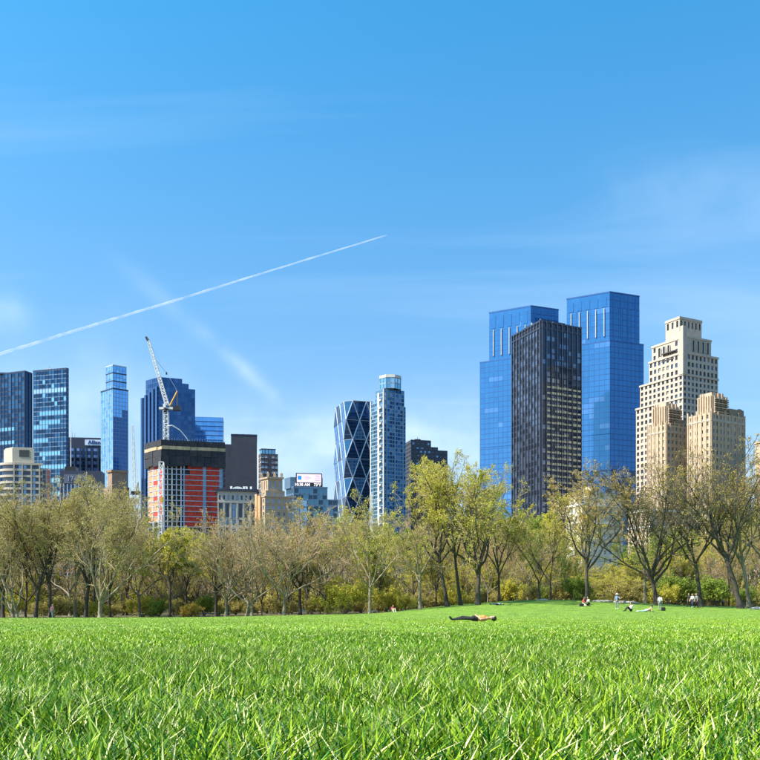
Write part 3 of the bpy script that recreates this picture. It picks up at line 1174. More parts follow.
B.curtain(octo, Z(388), Z(377), 4.2, 3.5, rnd((2, 3), (0, 2)), sp=0.9, mw=0.35, mo=0.35)
B.finish_glass(SL_D, [SL_B, SL_D, SL_P], [M_SLG, M_SLG])
m = MB()
m.prism([cc + (p - cc) * 1.06 for p in octo], Z(377), Z(374.2), 0)
m.build('crown_ring', M_SLM, B.root)
m = MB()
m.prism([cc + (p - cc) * .6 for p in octo], Z(374.2), Z(372.8), 0)
m.build('roof_plant', M_STEEL, B.root)
# pale pier with stacked balconies on the lit face, and pale corner piers
p0, p1 = main[3], main[0]
L = (p1 - p0).length
for s0, w, o, yt in ((L * .62, 2.2, .5, 391), (0.5, 1.0, .45, 397), (L - .5, 1.0, .45, 389)):
    m = MB()
    m.bar(p0, p1, s0 - w / 2, s0 + w / 2, 0, Z(yt), 0, o)
    m.build('pier', M_SLM, B.root)
for k in range(22):
    m = MB()
    z = Z(400) - 6.2 * k
    m.bar(p0, p1, L * .68, L * .86, z, z + 1.1, 0, 1.5)
    m.bar(p0, p1, L * .68, L * .86, z + 1.1, z + 1.25, 1.4, 1.5)
    m.build('balcony', M_SLM, B.root)
p0, p1 = main[0], main[1]
L = (p1 - p0).length
for k in range(3):
    m = MB()
    s0 = L * (.12 + .38 * k)
    m.bar(p0, p1, s0 - .4, s0 + .4, 0, Z(404 if k == 2 else 392), 0, 0.6)
    m.build('pier', M_SLG, B.root)
m = MB()
q = B.P(-2.2, B.wl * .9)
m.prism([q + Vector(a) for a in ((0, 0), (5.0, 0), (5.0, 6), (0, 6))], 0, Z(492))
m.build('stair_annex', M_SLM, B.root)

DK_W = mat('dark_slate_brick', (0.045, 0.05, 0.07), 0.7)
B = Bld('dark_building', 'dark stepped block with blue windows right behind the slender aqua tower', 'building', 399, 411, 447.5, 900, 15)
U, V, Z = B.U, B.V, B.Z
B.punched(B.rect(0, B.wr, 0, B.wl), 0, Z(449), 4.0, 4.4, 0.62, 0.55, 0.4)
B.punched(B.rect(0, U(438), 0, B.wl), Z(449), Z(446), 3.0, 4.4, 0.62, 0.55, 0.4)
B.punched(B.rect(0, U(431), 0, B.wl * .9), Z(446), Z(439.5), 6.0, 5.0, 0.5, 0.4, 0.4)
B.finish_stone([DK_W], M_FRAME_D, [M_PANE_D, M_PANE_B], 200, False)
m = MB()
q = B.P(U(420), 8)
m.tube((q.x, q.y, Z(439.5)), (q.x, q.y, Z(435)), .35, .2)
m.cbox((q.x, q.y, Z(439.5) + 1), (6, 4, 2))
m.build('antenna', M_BLACK, B.root)

# ------------------------------------------------------------------ 5: glass towers on the left
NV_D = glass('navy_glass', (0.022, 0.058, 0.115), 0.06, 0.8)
NV_B = glass('ocean_glass', (0.042, 0.125, 0.22), 0.06, 0.8)
NV_T = glass('teal_bright_glass', (0.24, 0.52, 0.66), 0.08, 0.8)
M_NVM = mat('navy_mullion', (0.03, 0.05, 0.10), 0.4, 0.4)
M_NVS = mat('steel_blue_band', (0.14, 0.22, 0.32), 0.4, 0.4)

B = Bld('office_tower', 'navy glass office tower cut off at the photo edge with a shade-toned flank', 'skyscraper', -45, 25, 32, 850, 70)
pol = B.rect(0, B.wr, 0, B.wl)


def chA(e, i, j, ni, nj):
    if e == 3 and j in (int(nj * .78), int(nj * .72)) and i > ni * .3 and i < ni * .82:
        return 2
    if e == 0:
        return 0  # flank kept to the darkest panes, its shade put into the colour
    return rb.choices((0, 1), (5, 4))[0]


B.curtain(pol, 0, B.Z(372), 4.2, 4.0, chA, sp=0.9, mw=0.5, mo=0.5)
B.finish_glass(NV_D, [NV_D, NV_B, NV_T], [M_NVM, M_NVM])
B.cornice(pol, B.Z(372), 1.4, 0.3, 'parapet', M_NVM)
m = MB()
q = B.P(4, 12)
m.prism([q + Vector(a) for a in ((-18, 0), (4, 0), (4, 12), (-18, 12))], B.Z(372), B.Z(370.2))
m.build('roof_plant', M_NVM, B.root)

B = Bld('office_tower', 'teal banded glass office tower with a short rooftop mast beside the navy one', 'skyscraper', 33.5, 66.5, 68.5, 840, 74, None)
pol = B.rect(0, B.wr, 0, B.wl)


def chB(e, i, j, ni, nj):
    k = nj - 1 - j
    if e == 0:
        return 0
    if k in (4,):
        return 3
    if k in (9, 11, 18) and i > ni * .1:
        return 2 if (k == 9 or i < ni * .75) else 1
    if k in (12, 15):
        return 2 if i < ni * .45 else 1
    if k > 18 and (k % 3 == 0):
        return 2
    return rb.choices((0, 1, 2), (4, 4, .2))[0]


B.curtain(pol, 0, B.Z(369), 4.2, 3.2, chB, sp=0.8, mw=0.3, mo=0.3)
B.finish_glass(NV_D, [NV_D, NV_B, NV_T, SL_P], [M_NVM, M_NVS])
B.cornice(pol, B.Z(369), 1.2, 0.3, 'parapet', M_NVM)
m = MB()
q = B.P(5, B.wl * .62)
m.cbox((q.x, q.y, B.Z(369) + 1.5), (6, 5, 3))
m.tube((q.x, q.y, B.Z(369)), (q.x, q.y, B.Z(363)), .5, .4)
m.build('rooftop_mast', M_STEEL, B.root)

# sign-bearing dark tower and the dark block with the number
M_DKS = mat('dark_graphite_panel', (0.035, 0.042, 0.075), 0.5, 0.2)
M_DKP = mat('pale_blue_panel', (0.34, 0.40, 0.52), 0.5)
M_SIGNW = mat('sign_white_face', (0.72, 0.78, 0.88), 0.4)
M_SIGNB = mat('sign_blue_letters', (0.02, 0.05, 0.20), 0.4)
B = Bld('office_slab', 'dark striped office slab with a white and blue name sign at its top', 'office building', 50, 57, 110, 1100, 6, depth=25)
pol = B.rect(0, B.wr, 0, B.wl)
zt = B.Z(437)
B.curtain(pol, 0, zt - 13, 4.0, 3.4, lambda e, i, j, ni, nj: (2 if (i % 3 and j % 2) else 0), sp=0.6, mw=0.4, mo=0.3)
B.core.prism(pol, zt - 13, zt)
B.finish_glass(M_DKS, [NV_D, NV_B, glass('lavender_glass', (0.22, 0.30, 0.50), .1, .7)], [M_DKS, M_DKS])
p0, p1 = pol[0], pol[1]
L = (p1 - p0).length
for k in range(10):
    m = MB()
    s0 = L * k / 9
    s0 = min(max(s0, .8), L - .8)
    m.bar(p0, p1, s0 - .8, s0 + .8, 0, zt - 13, 0, 1.3)
    m.build('pier', M_DKS, B.root)
sg = MB()
s0, s1 = B.U(85), B.U(107)
sg.bar(p0, p1, s0, s1, zt - 9.5, zt - 2.5, 0, 0.6)
sgo = sg.build('sign_board', M_SIGNW, B.root)
t = obj('lettering', text_mesh('lettering', 'Alliance', 6.6, [M_SIGNB], 0.3, 0.12), sgo)
q = B.P((s0 + s1) / 2 + 1.0, -0.8)
t.location = (q.x, q.y, zt - 5.9)
t.rotation_euler = (R(90), 0, R(6))
for xx, yy in ((71.5, 431), (74, 432)):
    m = MB()
    q = B.P(B.U(xx), 4)
    m.tube((q.x, q.y, zt), (q.x, q.y, B.Z(yy)), .5, .3)
    m.build('antenna', M_STEEL, B.root)

B = Bld('office_block', 'dark office block numbered 1740 under the sign tower with tall flagpole mast', 'office building', 50, 60, 101, 800, 4, depth=15)
pol = B.rect(0, B.wr, 0, B.wl)
zt = B.Z(470.5)
B.curtain(pol, 0, zt - 12, 3.8, 3.4, rnd((0, 3), (1, 1)), sp=1.6, mw=0.9, mo=0.4)
B.core.prism(pol, zt - 12, zt)
B.finish_glass(M_DKS, [NV_D, NV_B], [M_DKP, M_DKS])
p0, p1 = pol[0], pol[1]
m = MB()
m.bar(p0, p1, B.U(64), B.U(88), zt - 11.5, zt - 3.4, 0, 0.5)
bo = m.build('sign_panel', mat('grey_sign_panel', (0.10, 0.115, 0.16), 0.5), B.root)
t = obj('lettering', text_mesh('lettering', '1740', 6.0, [mat('grey_numerals', (.24, .27, .34), .5)], 0.3, 0.1), bo)
q = B.P(B.U(74), -0.75)
t.location = (q.x, q.y, zt - 7.4)
t.rotation_euler = (R(90), 0, R(4))
m = MB()
m.prism(B.rect(B.U(64), B.U(75), 2, 12), zt, B.Z(466))
m.build('roof_plant', M_BLACK, B.root)
m = MB()
q = B.P(B.U(70), 3)
m.tube((q.x, q.y, zt), (q.x, q.y, B.Z(424)), .42, .3, 6)
m.build('mast', M_WHITE, B.root)

# slim supertall
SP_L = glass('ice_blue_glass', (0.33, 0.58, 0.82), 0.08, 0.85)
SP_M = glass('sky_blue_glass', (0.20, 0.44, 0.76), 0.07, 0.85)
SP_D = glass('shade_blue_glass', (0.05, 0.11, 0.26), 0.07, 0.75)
B = Bld('slim_tower', 'slim pale blue glass tower with narrower crown and dark flank', 'skyscraper', 101, 113, 128, 1000, 38, 48)
zs, zt = B.Z(389), B.Z(365)
pol = B.rect(0, B.wr, 0, B.wl)
up = B.rect(B.wr * .04, B.U(127), B.wl * .06, B.wl * .62)
step = {}


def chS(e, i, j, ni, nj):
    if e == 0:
        return 2 if (j < nj * .87 or (i >= ni * .5 and j < nj * .91)) else 1  # dark panes paint a neighbour's reflection into the flank
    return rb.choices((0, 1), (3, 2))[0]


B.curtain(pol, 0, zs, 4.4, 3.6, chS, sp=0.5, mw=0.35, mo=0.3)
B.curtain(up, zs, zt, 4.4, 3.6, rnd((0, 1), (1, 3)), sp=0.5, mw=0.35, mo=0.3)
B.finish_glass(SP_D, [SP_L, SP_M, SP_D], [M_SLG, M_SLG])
B.cornice(pol, zs, 1.5, 0.4, 'setback_ledge', M_NVM)
for k in (0.34, .68):
    B.cornice(up, zs + (zt - zs) * k, 1.0, 0.4, 'louvre_band', M_NVM)
B.cornice(up, zt, 1.0, 0.3, 'parapet', M_STEEL)

# brown stone block with a heavy cornice
M_BRN = mat('brown_stone', (0.30, 0.20, 0.14), 0.9, 0, 0.12)
B = Bld('brown_tower', 'brown stone block with heavy cornice below the slim pale tower', 'building', 107.5, 112, 127, 620, 24, 50)
pol = B.rect(0, B.wr, 0, B.wl)
B.punched(pol, 0, B.Z(472), 3.6, 3.0, 0.35, 0.45, 0.3, skip=lambda e, i, j, ni, nj: j > nj - 4)
B.finish_stone([M_BRN], M_FRAME_D, [M_PANE_D], 60)
B.cornice(pol, B.Z(472), 1.6, 0.7, 'cornice', M_BRN)
m = MB()
m.prism(B.rect(2, B.U(132), 3, 14), 0, B.Z(486))
m.build('lower_wing', M_BRN, B.root)

# wavy deep-blue tower
OD_A = glass('royal_glass', (0.048, 0.115, 0.25), 0.08, 0.6)
OD_B = glass('royal_dark_glass', (0.038, 0.09, 0.20), 0.08, 0.8)
OD_C = glass('royal_pale_glass', (0.07, 0.15, 0.31), 0.08, 0.8)
B = Bld('blue_tower', 'deep blue stepped glass tower rising behind the construction site', 'skyscraper', 141, 159, 195, 800, 20, 50)
U, V, Z = B.U, B.V, B.Z
ch = rnd((0, 5), (1, 3), (2, .6))


def ch8(e, i, j, ni, nj):
    if e == 3:
        return 1 if (i // 3) % 2 else rb.choices((0, 1), (4, 1))[0]
    return rb.choices((0, 1, 2), (5, 3, .6))[0]


B.curtain(B.rect(0, B.wr, 0, V(146)), 0, Z(386.5), 4.0, 3.2, ch8, sp=0.6, mw=0.14, mo=0.2)
B.curtain(B.rect(2, B.wr - 2, V(146), B.wl), 0, Z(393), 4.0, 3.2, ch8, sp=0.6, mw=0.14, mo=0.2)
B.curtain(B.rect(0, U(188.5), 0, V(146)), Z(386.5), Z(381.5), 4.4, 3.2, ch8, sp=0.6, mw=0.14, mo=0.2)
B.curtain(B.rect(0, U(182), 0, V(146)), Z(381.5), Z(377), 4.0, 3.2, ch8, sp=0.6, mw=0.14, mo=0.2)
B.finish_glass(OD_B, [OD_A, OD_B, OD_C], [M_TWM, M_TWM])
p0, p1 = B.P(0, B.wl), B.P(0, 0)
L = (p1 - p0).length
for k in range(5):
    m = MB()
    s0 = L * (k + .5) / 5
    m.bar(p0, p1, s0 - 1.4, s0 + 1.4, 0, Z(394 - 2 * k), 0, 1.3)
    m.build('glass_fin', OD_A, B.root)

B = Bld('blue_office', 'light blue flat-topped glass block beside the deep blue stepped tower', 'office building', 186, 186, 223, 900, 8, depth=25)
pol = B.rect(0, B.wr, 0, B.wl)
B.curtain(pol, 0, B.Z(416.5), 4.6, 4.0, rnd((0, 4), (1, 2)), sp=0.3, mw=0.08, mo=0.12)
B.finish_glass(SP_D, [SP_M, glass('azure_glass', (0.15, 0.38, 0.74), .07, .85)], [M_TWM, M_TWM])
for k in range(6):
    m = MB()
    z = B.Z(421.5 + 4.6 * k)
    m.bar(pol[0], pol[1], 0.1, B.wr - .1, z, z + .9, 0, .35)
    m.build('floor_band', M_TWM, B.root)

# ------------------------------------------------------------------ 6: cream block with round balconies
M_CRM = mat('cream_stucco', (0.47, 0.41, 0.34), 0.8, 0, 0.08)
B = Bld('balcony_block', 'cream apartment block with rounded corner balconies and boxy penthouse', 'apartment block', 0, 5, 43, 420, 10, 52)
U, V, Z = B.U, B.V, B.Z


def rounded(u0, u1, v0, v1, r):
    pts = [B.P(u0 + r - r * math.sin(t), v0 + r - r * math.cos(t)) for t in [math.pi / 2 * (1 - k / 6) for k in range(7)]]
    return pts + [B.P(u1, v0), B.P(u1, v1), B.P(u0, v1)]


zt = Z(462)
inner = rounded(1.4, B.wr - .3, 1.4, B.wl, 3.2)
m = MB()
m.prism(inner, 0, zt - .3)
m.build('wall', mat('dark_glazing_wall', (0.10, 0.12, 0.17), 0.3, 0.3), B.root)  # dark glass between the balcony slabs
outer = rounded(0, B.wr, 0, B.wl, 4.2)
nfl = int(zt / 2.9)
for k in range(nfl):
    z = zt - k * 2.9
    m = MB()
    m.prism(outer, z - 1.05, z, bottom=True)
    m.build('balcony_slab', M_CRM, B.root)
p0, p1 = B.P(1.4 + 3.2, 1.4), B.P(B.wr - .3, 1.4)
L = (p1 - p0).length
gm = [M_PANE_D, M_PANE_B]
for k in range(1, min(nfl, 15)):
    z = zt - k * 2.9
    for i in range(6):
        if rb.random() < .12:
            continue
        m = MB()
        w = L / 6
        m.bar(p0, p1, i * w + .25, (i + 1) * w - .35, z + .1, z + 1.75, 0, .25, 0)
        m.build('window', gm[1 if (i in (1, 2, 4) and rb.random() < .8) else 0], B.root)
for i in (0, 2, 4, 6):
    m = MB()
    s0 = min(max(L * i / 6, .3), L - .3)
    m.bar(p0, p1, s0 - .3, s0 + .3, 0, zt - 1.2, 0, 1.25)
    m.build('pier', M_CRM, B.root)
m = MB()
m.prism(B.rect(U(14), U(36), 1.5, 9), zt, Z(447.5))
m.prism(B.rect(U(14.8), U(35.2), 1.8, 8.6), Z(447.5), Z(446.3))
pho = m.build('penthouse', M_CRM, B.root)
m = MB()
m.bar(B.P(0, 1.5), B.P(B.wr, 1.5), U(21), U(31), Z(456), Z(449), 0, .12)
m.build('louvre_opening', M_FRAME_D, pho)
m = MB()
m.prism(B.rect(U(43), U(52), 1, 12), 0, Z(467))
wg = m.build('brick_wing', mat('grey_pink_panel', (0.42, 0.36, 0.36), .8), B.root)
for k in range(9):
    for i in range(2):
        m = MB()
        z = Z(471 + k * 4.8)
        m.bar(B.P(0, 1), B.P(B.wr, 1), U(44.2 + 4 * i), U(46.8 + 4 * i), z - .9, z + .9, 0, .15)
        m.build('window', M_PANE_D if i == 0 else mat('red_shutter', (.5, .14, .12), .7), wg)

# ------------------------------------------------------------------ 7: construction site
M_RED = mat('red_safety_netting', (0.56, 0.045, 0.022), 0.8, 0, 0.35, 0.7)
M_ORG = mat('orange_lit_netting', (0.66, 0.30, 0.16), 0.8, 0, 0.3, 0.6)  # sunlit look of the left face's netting, put into the colour
M_CONC = mat('raw_concrete', (0.38, 0.42, 0.50), 0.85, 0, 0.12)
M_BLUST = mat('blue_grey_column', (0.22, 0.30, 0.42), 0.7, 0, 0.1)
M_COC = mat('black_debris_net', (0.020, 0.022, 0.030), 0.8, 0, 0.35, 0.8)
M_TIMB = mat('formwork_timber', (0.42, 0.33, 0.20), 0.8, 0, 0.2)
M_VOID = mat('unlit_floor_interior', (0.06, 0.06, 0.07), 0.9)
B = Bld('construction_tower', 'concrete tower under construction with red netting and black debris cocoon', 'building site', 148, 163, 222, 500, 14, 45)
U, V, Z = B.U, B.V, B.Z
PH = 5.25 * 500 / 900
ztop = Z(463)
pol = B.rect(0, B.wr, 0, B.wl)
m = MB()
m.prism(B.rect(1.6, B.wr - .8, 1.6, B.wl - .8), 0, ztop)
m.build('core', M_VOID, B.root)  # dark filler: shade of the open floors put into its colour
nfl = int(ztop / PH)
for k in range(nfl + 1):
    m = MB()
    m.prism(B.rect(-.28, B.wr + .2, -.28, B.wl), ztop - k * PH - .42, ztop - k * PH, bottom=True)
    m.build('floor_slab', M_CONC, B.root)
fr, le = (pol[0], pol[1]), (pol[3], pol[0])
LL = (pol[0] - pol[3]).length
cols = [(163.6, .55, M_CONC), (167.5, .25, M_WHITE), (172, .3, M_WHITE), (176.5, .32, M_CONC), (181, .25, M_WHITE), (184, .45, M_BLUST), (204.5, .9, M_BLUST), (220.8, .9, M_BLUST)]
for x, w, mm in cols:
    m = MB()
    s0 = max(U(x), w)
    m.bar(*fr, s0 - w, s0 + w, 0, ztop + (1.5 if mm is M_WHITE else 0), -1.2, .22)
    m.build('column', mm, B.root)
for s0 in (0.4, LL * .36, LL * .70, LL - .4):
    m = MB()
    m.bar(*le, s0 - .35, s0 + .35, 0, ztop, -1.0, .2)
    m.build('column', M_CONC, B.root)
for k in range(12):
    za, zb = ztop - (k + 1) * PH + .12, ztop - k * PH - .42
    for (x0, x1) in ((185, 203), (206.5, 219)):
        xa = x0 + (rb.choice((3, 5, 0)) if (k < 3 and x0 < 200) else 0)
        m = MB()
        a, b = U(xa), U(x1)
        n = 9
        for i in range(n):          # sagging folded net
            s0, s1 = a + (b - a) * i / n, a + (b - a) * (i + 1) / n
            dz = rb.uniform(-.12, .05)
            m.bar(*fr, s0, s1, za, zb + dz, -.25, -.02 + rb.uniform(0, .18))
        m.build('netting', M_RED, B.root)
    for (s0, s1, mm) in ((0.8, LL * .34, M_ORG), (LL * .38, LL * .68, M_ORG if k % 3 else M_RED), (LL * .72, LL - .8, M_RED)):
        if k > 10:
            continue
        m = MB()
        n = 3
        for i in range(n):
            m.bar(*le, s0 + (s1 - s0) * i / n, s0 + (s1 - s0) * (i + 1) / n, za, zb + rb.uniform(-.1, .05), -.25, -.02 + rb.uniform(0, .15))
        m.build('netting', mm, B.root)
# cocoon of black netting and formwork round the top floors
cz0, cz1 = Z(464), Z(440)
zz = [cz0, Z(456), Z(449.5), Z(446), cz1]
outp = B.rect(-1.3, B.wr + .8, -1.3, B.wl + 1)
for k in range(4):
    for (p0, p1, nn) in ((outp[0], outp[1], 9), (outp[3], outp[0], 4), (outp[1], outp[2], 4)):
        LQ = (p1 - p0).length
        for i in range(nn):
            m = MB()
            j = rb.uniform(0, .5)
            lo = zz[k] - (rb.uniform(0, 2.2) if k == 0 else 0)
            s0, s1 = LQ * i / nn + .05, LQ * (i + 1) / nn - .05
            m.bar(p0, p1, s0, s1, lo + .05, zz[k + 1] - .05, -.3, .05 + j)
            gap = k == 2
            m.build('formwork_panel' if gap else 'debris_net', M_TIMB if gap else M_COC, B.root)
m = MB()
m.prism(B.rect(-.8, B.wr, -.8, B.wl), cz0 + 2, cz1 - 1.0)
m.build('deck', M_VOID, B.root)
for k in range(26):
    m = MB()
    e = outp[0], outp[1]
    LQ = (e[1] - e[0]).length
    s0 = LQ * k / 25
    m.bar(*e, s0 - .06, s0 + .06, cz1, cz1 + rb.uniform(.6, 1.5), -.2, -.08)
    m.build('guard_post', M_STEEL, B.root)
m = MB()
m.bar(outp[0], outp[1], 0, (outp[1] - outp[0]).length, cz1 + .5, cz1 + .62, -.2, -.1)
m.bar(outp[3], outp[0], 0, (outp[0] - outp[3]).length, cz1 + .5, cz1 + .62, -.2, -.1)
m.build('guard_rail', M_BLACK, B.root)
# concrete placing boom on the deck
m = MB()
pts = [(169, 425.5), (175, 424), (183, 428.5), (188, 434), (192, 439.5)]
q0 = None
for (x, y) in pts:
    w = B.P(U(x), 3)
    q = Vector((w.x, w.y, Z(y)))
    if q0:
        m.tube(q0, q, .32, .28, 6)
    q0 = q
m.build('placing_boom', M_WHITE, B.root)


def lattice(mb, p0, p1, w, bays, rc, rd, up=Vector((0, 0, 1)), mi=0, w1=None):
    p0, p1 = Vector(p0), Vector(p1)
    t = (p1 - p0).normalized()
    a = t.cross(Vector((0, 1, 0)) if abs(t.y) < .9 else Vector((1, 0, 0))).normalized()
    b = t.cross(a)
    w1 = w if w1 is None else w1
    cs = [(1, 1), (1, -1), (-1, -1), (-1, 1)]

    def pt(k, c):
        f = k / bays
        ww = (w * (1 - f) + w1 * f) / 2
        return p0 + (p1 - p0) * f + a * (c[0] * ww) + b * (c[1] * ww)
    for c in cs:
        mb.tube(pt(0, c), pt(bays, c), rc, rc, 4, mi)
    for k in range(bays):
        for i in range(4):
            c, d = cs[i], cs[(i + 1) % 4]
            if (k + i) % 2:
                c, d = d, c
            mb.tube(pt(k, c), pt(k + 1, d), rd, rd, 3, mi)
            mb.tube(pt(k + 1, cs[i]), pt(k + 1, cs[(i + 1) % 4]), rd, rd, 3, mi)


# luffing tower crane standing on the site
M_CRW = mat('crane_white', (0.70, 0.70, 0.68), 0.5, 0.1, 0.08)
M_CRY = mat('crane_yellow', (0.62, 0.33, 0.05), 0.5, 0.1, 0.08)
DC = 505.0
cx, cyy = at(166, DC), DC


def cz(y):
    return zat(y, DC)


K = thing('tower_crane', 'tall white luffing tower crane with raised jib above the construction site', 'crane', (cx, cyy, cz(440)))
o0 = Vector((cx, cyy, cz(440)))


def cp(x, y, dy=0.0):
    return Vector((at(x, DC + dy), DC + dy, zat(y, DC + dy))) - o0


m = MB()
lattice(m, cp(166, 441), cp(166, 411), 2.6, 7, .24, .13)
m.build('mast', M_CRW, K)
m = MB()
m.tube(cp(166, 411.5), cp(166, 409), 1.7, 1.7, 12)
m.build('slewing_ring', M_BLACK, K)
m = MB()
p, q = cp(159.5, 408.6), cp(179, 408.2)
m.box(p + Vector((0, -1.2, -.5)), Vector((q.x - p.x, 0, 0)), (0, 2.4, 0), (0, 0, 1.1))
m.build('machinery_deck', M_CRW, K)
m = MB()
p = cp(173.5, 408.4)
m.box(p + Vector((0, -1.7, -1.2)), (4.0, 0, 0), (0, 3.4, 0), (0, 0, 2.4))
m.build('counterweight', M_BLACK, K)
m = MB()
p = cp(164, 407.5)
m.box(p + Vector((0, -2.6, -.5)), (1.5, 0, 0), (0, 1.4, 0), (0, 0, 2.1))
cab = m.build('cab', M_CRW, K)
m = MB()
m.box(p + Vector((-.05, -2.5, .3)), (.04, 0, 0), (0, 1.2, 0), (0, 0, 1.1))
m.build('pane', M_PANE_D, cab)
m = MB()
lattice(m, cp(167.5, 406), cp(148.5, 341), 2.1, 22, .22, .12, w1=1.1)
jib = m.build('jib', M_CRW, K)
m = MB()
lattice(m, cp(148.5, 341), cp(146.0, 337.0), 1.1, 2, .25, .16, w1=.7)
m.build('jib_head', M_BLACK, jib)
for dy in (-.8, .8):
    m = MB()
    m.tube(cp(170, 406) + Vector((0, dy, 0)), cp(177.3, 391.2) + Vector((0, dy * .4, 0)), .38, .30, 6)
    m.build('frame_leg', M_CRY, K)
m = MB()
m.tube(cp(177.3, 391.2), cp(177.0, 407), .16, .16, 5)
m.build('tie_bar', M_CRY, K)
m = MB()
m.tube(cp(177.3, 391.2), cp(148.8, 341.5, .5), .07, .07, 4)
m.build('luffing_rope', M_STEEL, K)
m = MB()
m.tube(cp(156.5, 360.5), cp(166.5, 373), .09, .09, 4)
m.tube(cp(146.3, 338), cp(152.0, 350), .07, .07, 4)
m.cbox(cp(166.5, 373.4), (.7, .7, 1.3))
m.build('hook_line', M_BLACK, K)

# hoist mast that climbs the facade
DH = 478.0
K = thing('hoist_mast', 'pale lattice hoist mast climbing the front of the red netted construction tower', 'hoist', (at(160, DH), DH, BASE))
o0 = Vector((at(160, DH), DH, BASE))
m = MB()
lattice(m, Vector((at(160.5, DH), DH, 0)) - Vector((o0.x, o0.y, 0)), Vector((at(161.5, DH), DH, zat(462, DH) - BASE)) - Vector((o0.x, o0.y, 0)), 2.2, 26, .2, .11)
m.build('mast', M_CRW, K)
m = MB()
lattice(m, (at(157.5, DH) - o0.x, -1, 0), (at(161, DH) - o0.x, -.6, zat(515, DH) - BASE), 3.4, 12, .18, .1, w1=1.4)
m.build('mast_base', M_CRW, K)
m = MB()
m.cbox((at(162.2, DH) - o0.x, -1.2, zat(500, DH) - BASE), (1.6, 1.4, 2.6))
m.build('hoist_car', M_CRY, K)

# a second crane far behind
DS = 660.0
K = thing('tower_crane', 'thin distant lattice crane between the brown block and the deep blue tower', 'crane', (at(133, DS), DS, BASE))
o0 = Vector((at(133, DS), DS, BASE))


def dp(x, y):
    return Vector((at(x, DS), DS, zat(y, DS))) - o0


m = MB()
lattice(m, dp(134, 545), dp(134, 494), 2.4, 10, .22, .12)
m.build('mast', M_CRW, K)
m = MB()
lattice(m, dp(134.5, 490), dp(132.7, 425), 2.0, 20, .2, .11, w1=.9)
m.build('jib', M_CRW, K)
m = MB()
m.cbox(dp(135.5, 493), (6.5, 2.6, 2.6))
m.build('machinery_deck', M_BLACK, K)
m = MB()
m.tube(dp(136, 492), dp(138.3, 482), .4, .3, 5)
m.tube(dp(138.3, 482), dp(138.6, 492), .2, .2, 5)
m.build('frame_leg', M_CRY, K)
m = MB()
m.tube(dp(138.3, 482), dp(132.8, 426), .08, .08, 4)
m.build('luffing_rope', M_STEEL, K)

# ------------------------------------------------------------------ 8: dark slab, brick tower, grey stone block
M_SLAB = mat('charcoal_brick', (0.055, 0.055, 0.075), 0.85, 0, 0.12, .2)
B = Bld('charcoal_slab', 'windowless charcoal slab right behind the construction tower', 'building', 228, 231, 257, 650, 8, depth=30)
U, V, Z = B.U, B.V, B.Z
m = MB()
m.prism(B.rect(0, B.wr, 0, 30), 0, Z(435))
m.build('wall', M_SLAB, B.root)
B.cornice(B.rect(0, B.wr, 0, 30), Z(435), .8, .15, 'parapet', M_DKS)
m = MB()
m.prism(B.rect(U(216), -.02, 3, 30), 0, Z(443.5))
sh = m.build('shoulder_wing', M_SLAB, B.root)
for k in range(9):
    m = MB()
    z = Z(449 + k * 5)
    m.bar(B.P(U(216), 3), B.P(0, 3), 0.8, 5.5, z - 1, z + 1, 0, .15)
    m.build('window', M_PANE_D, sh)
for k in range(3):
    m = MB()
    q = B.P(B.wr * (.2 + .25 * k), 6)
    m.cbox((q.x, q.y, Z(435) + 1.2), (2.5, 2, 1.6))
    m.build('roof_vent', M_STEEL, B.root)

M_DBR = mat('plum_brick', (0.10, 0.075, 0.085), 0.85, 0, 0.12)
B = Bld('brick_tower', 'slim plum brick tower with glazed penthouse beside the charcoal slab', 'apartment tower', 258.3, 261, 278, 600, 14, 30)
U, V, Z = B.U, B.V, B.Z
pol = B.rect(0, B.wr, 0, B.wl)
B.punched(pol, 0, Z(453.5), 3.4, 2.4, 0.72, 0.42, 0.3, skip=lambda e, i, j, ni, nj: e == 0 and 1 < i < ni - 2)
B.finish_stone([M_DBR], M_WHITE, [M_PANE_B, M_PANE_D, M_PANE_L], 120, False)
m = MB()
m.bar(pol[3], pol[0], -.2, .9, 0, Z(453.5), 0, .3)
m.build('sunlit_strip', M_SLM, B.root)  # pale strip paints the sunlit side of the tower
pen = B.rect(.8, U(275.5), .6, B.wl)
m = MB()
m.prism(pen, Z(453.5), Z(449.3))
po = m.build('penthouse', SL_B, B.root)
m = MB()
m.prism(B.rect(.4, U(276), .3, B.wl), Z(449.3), Z(448.3), bottom=True)
m.build('roof', M_DBR, B.root)
for k in range(5):
    m = MB()
    s0 = (pen[1] - pen[0]).length * k / 4
    m.bar(pen[0], pen[1], max(s0 - .25, 0), max(s0 - .25, 0) + .4, Z(453.5), Z(449.3), 0, .2)
    m.build('mullion', M_DBR, po)

M_GST = mat('grey_limestone', (0.40, 0.39, 0.37), 0.85, 0, 0.1)
B = Bld('stone_block', 'grey stone block with tall window bays and dark cornice under the charcoal slab', 'office building', 213, 217.5, 257, 430, 8, depth=16)
U, V, Z = B.U, B.V, B.Z
pol = B.rect(0, B.wr, 0, B.wl)
zt = Z(491)
B.punched(pol, 0, Z(518), 3.4, 2.9, 0.5, 0.55, .35)
B.punched(pol, Z(518), Z(502), Z(502) - Z(518), 2.9, 0.55, 0.86, .5)
B.punched(pol, Z(502), zt, (zt - Z(502)), 2.0, 0.42, 0.36, .35)
B.finish_stone([M_GST], M_FRAME_D, [M_PANE_D, M_PANE_B], 160)
B.cornice(pol, zt, 1.1, .9, 'cornice', M_DKS)
B.cornice(pol, Z(502.5), .6, .4, 'string_course', M_GST)
p0, p1 = pol[0], pol[1]
L = (p1 - p0).length
nb = round(L / 2.9)
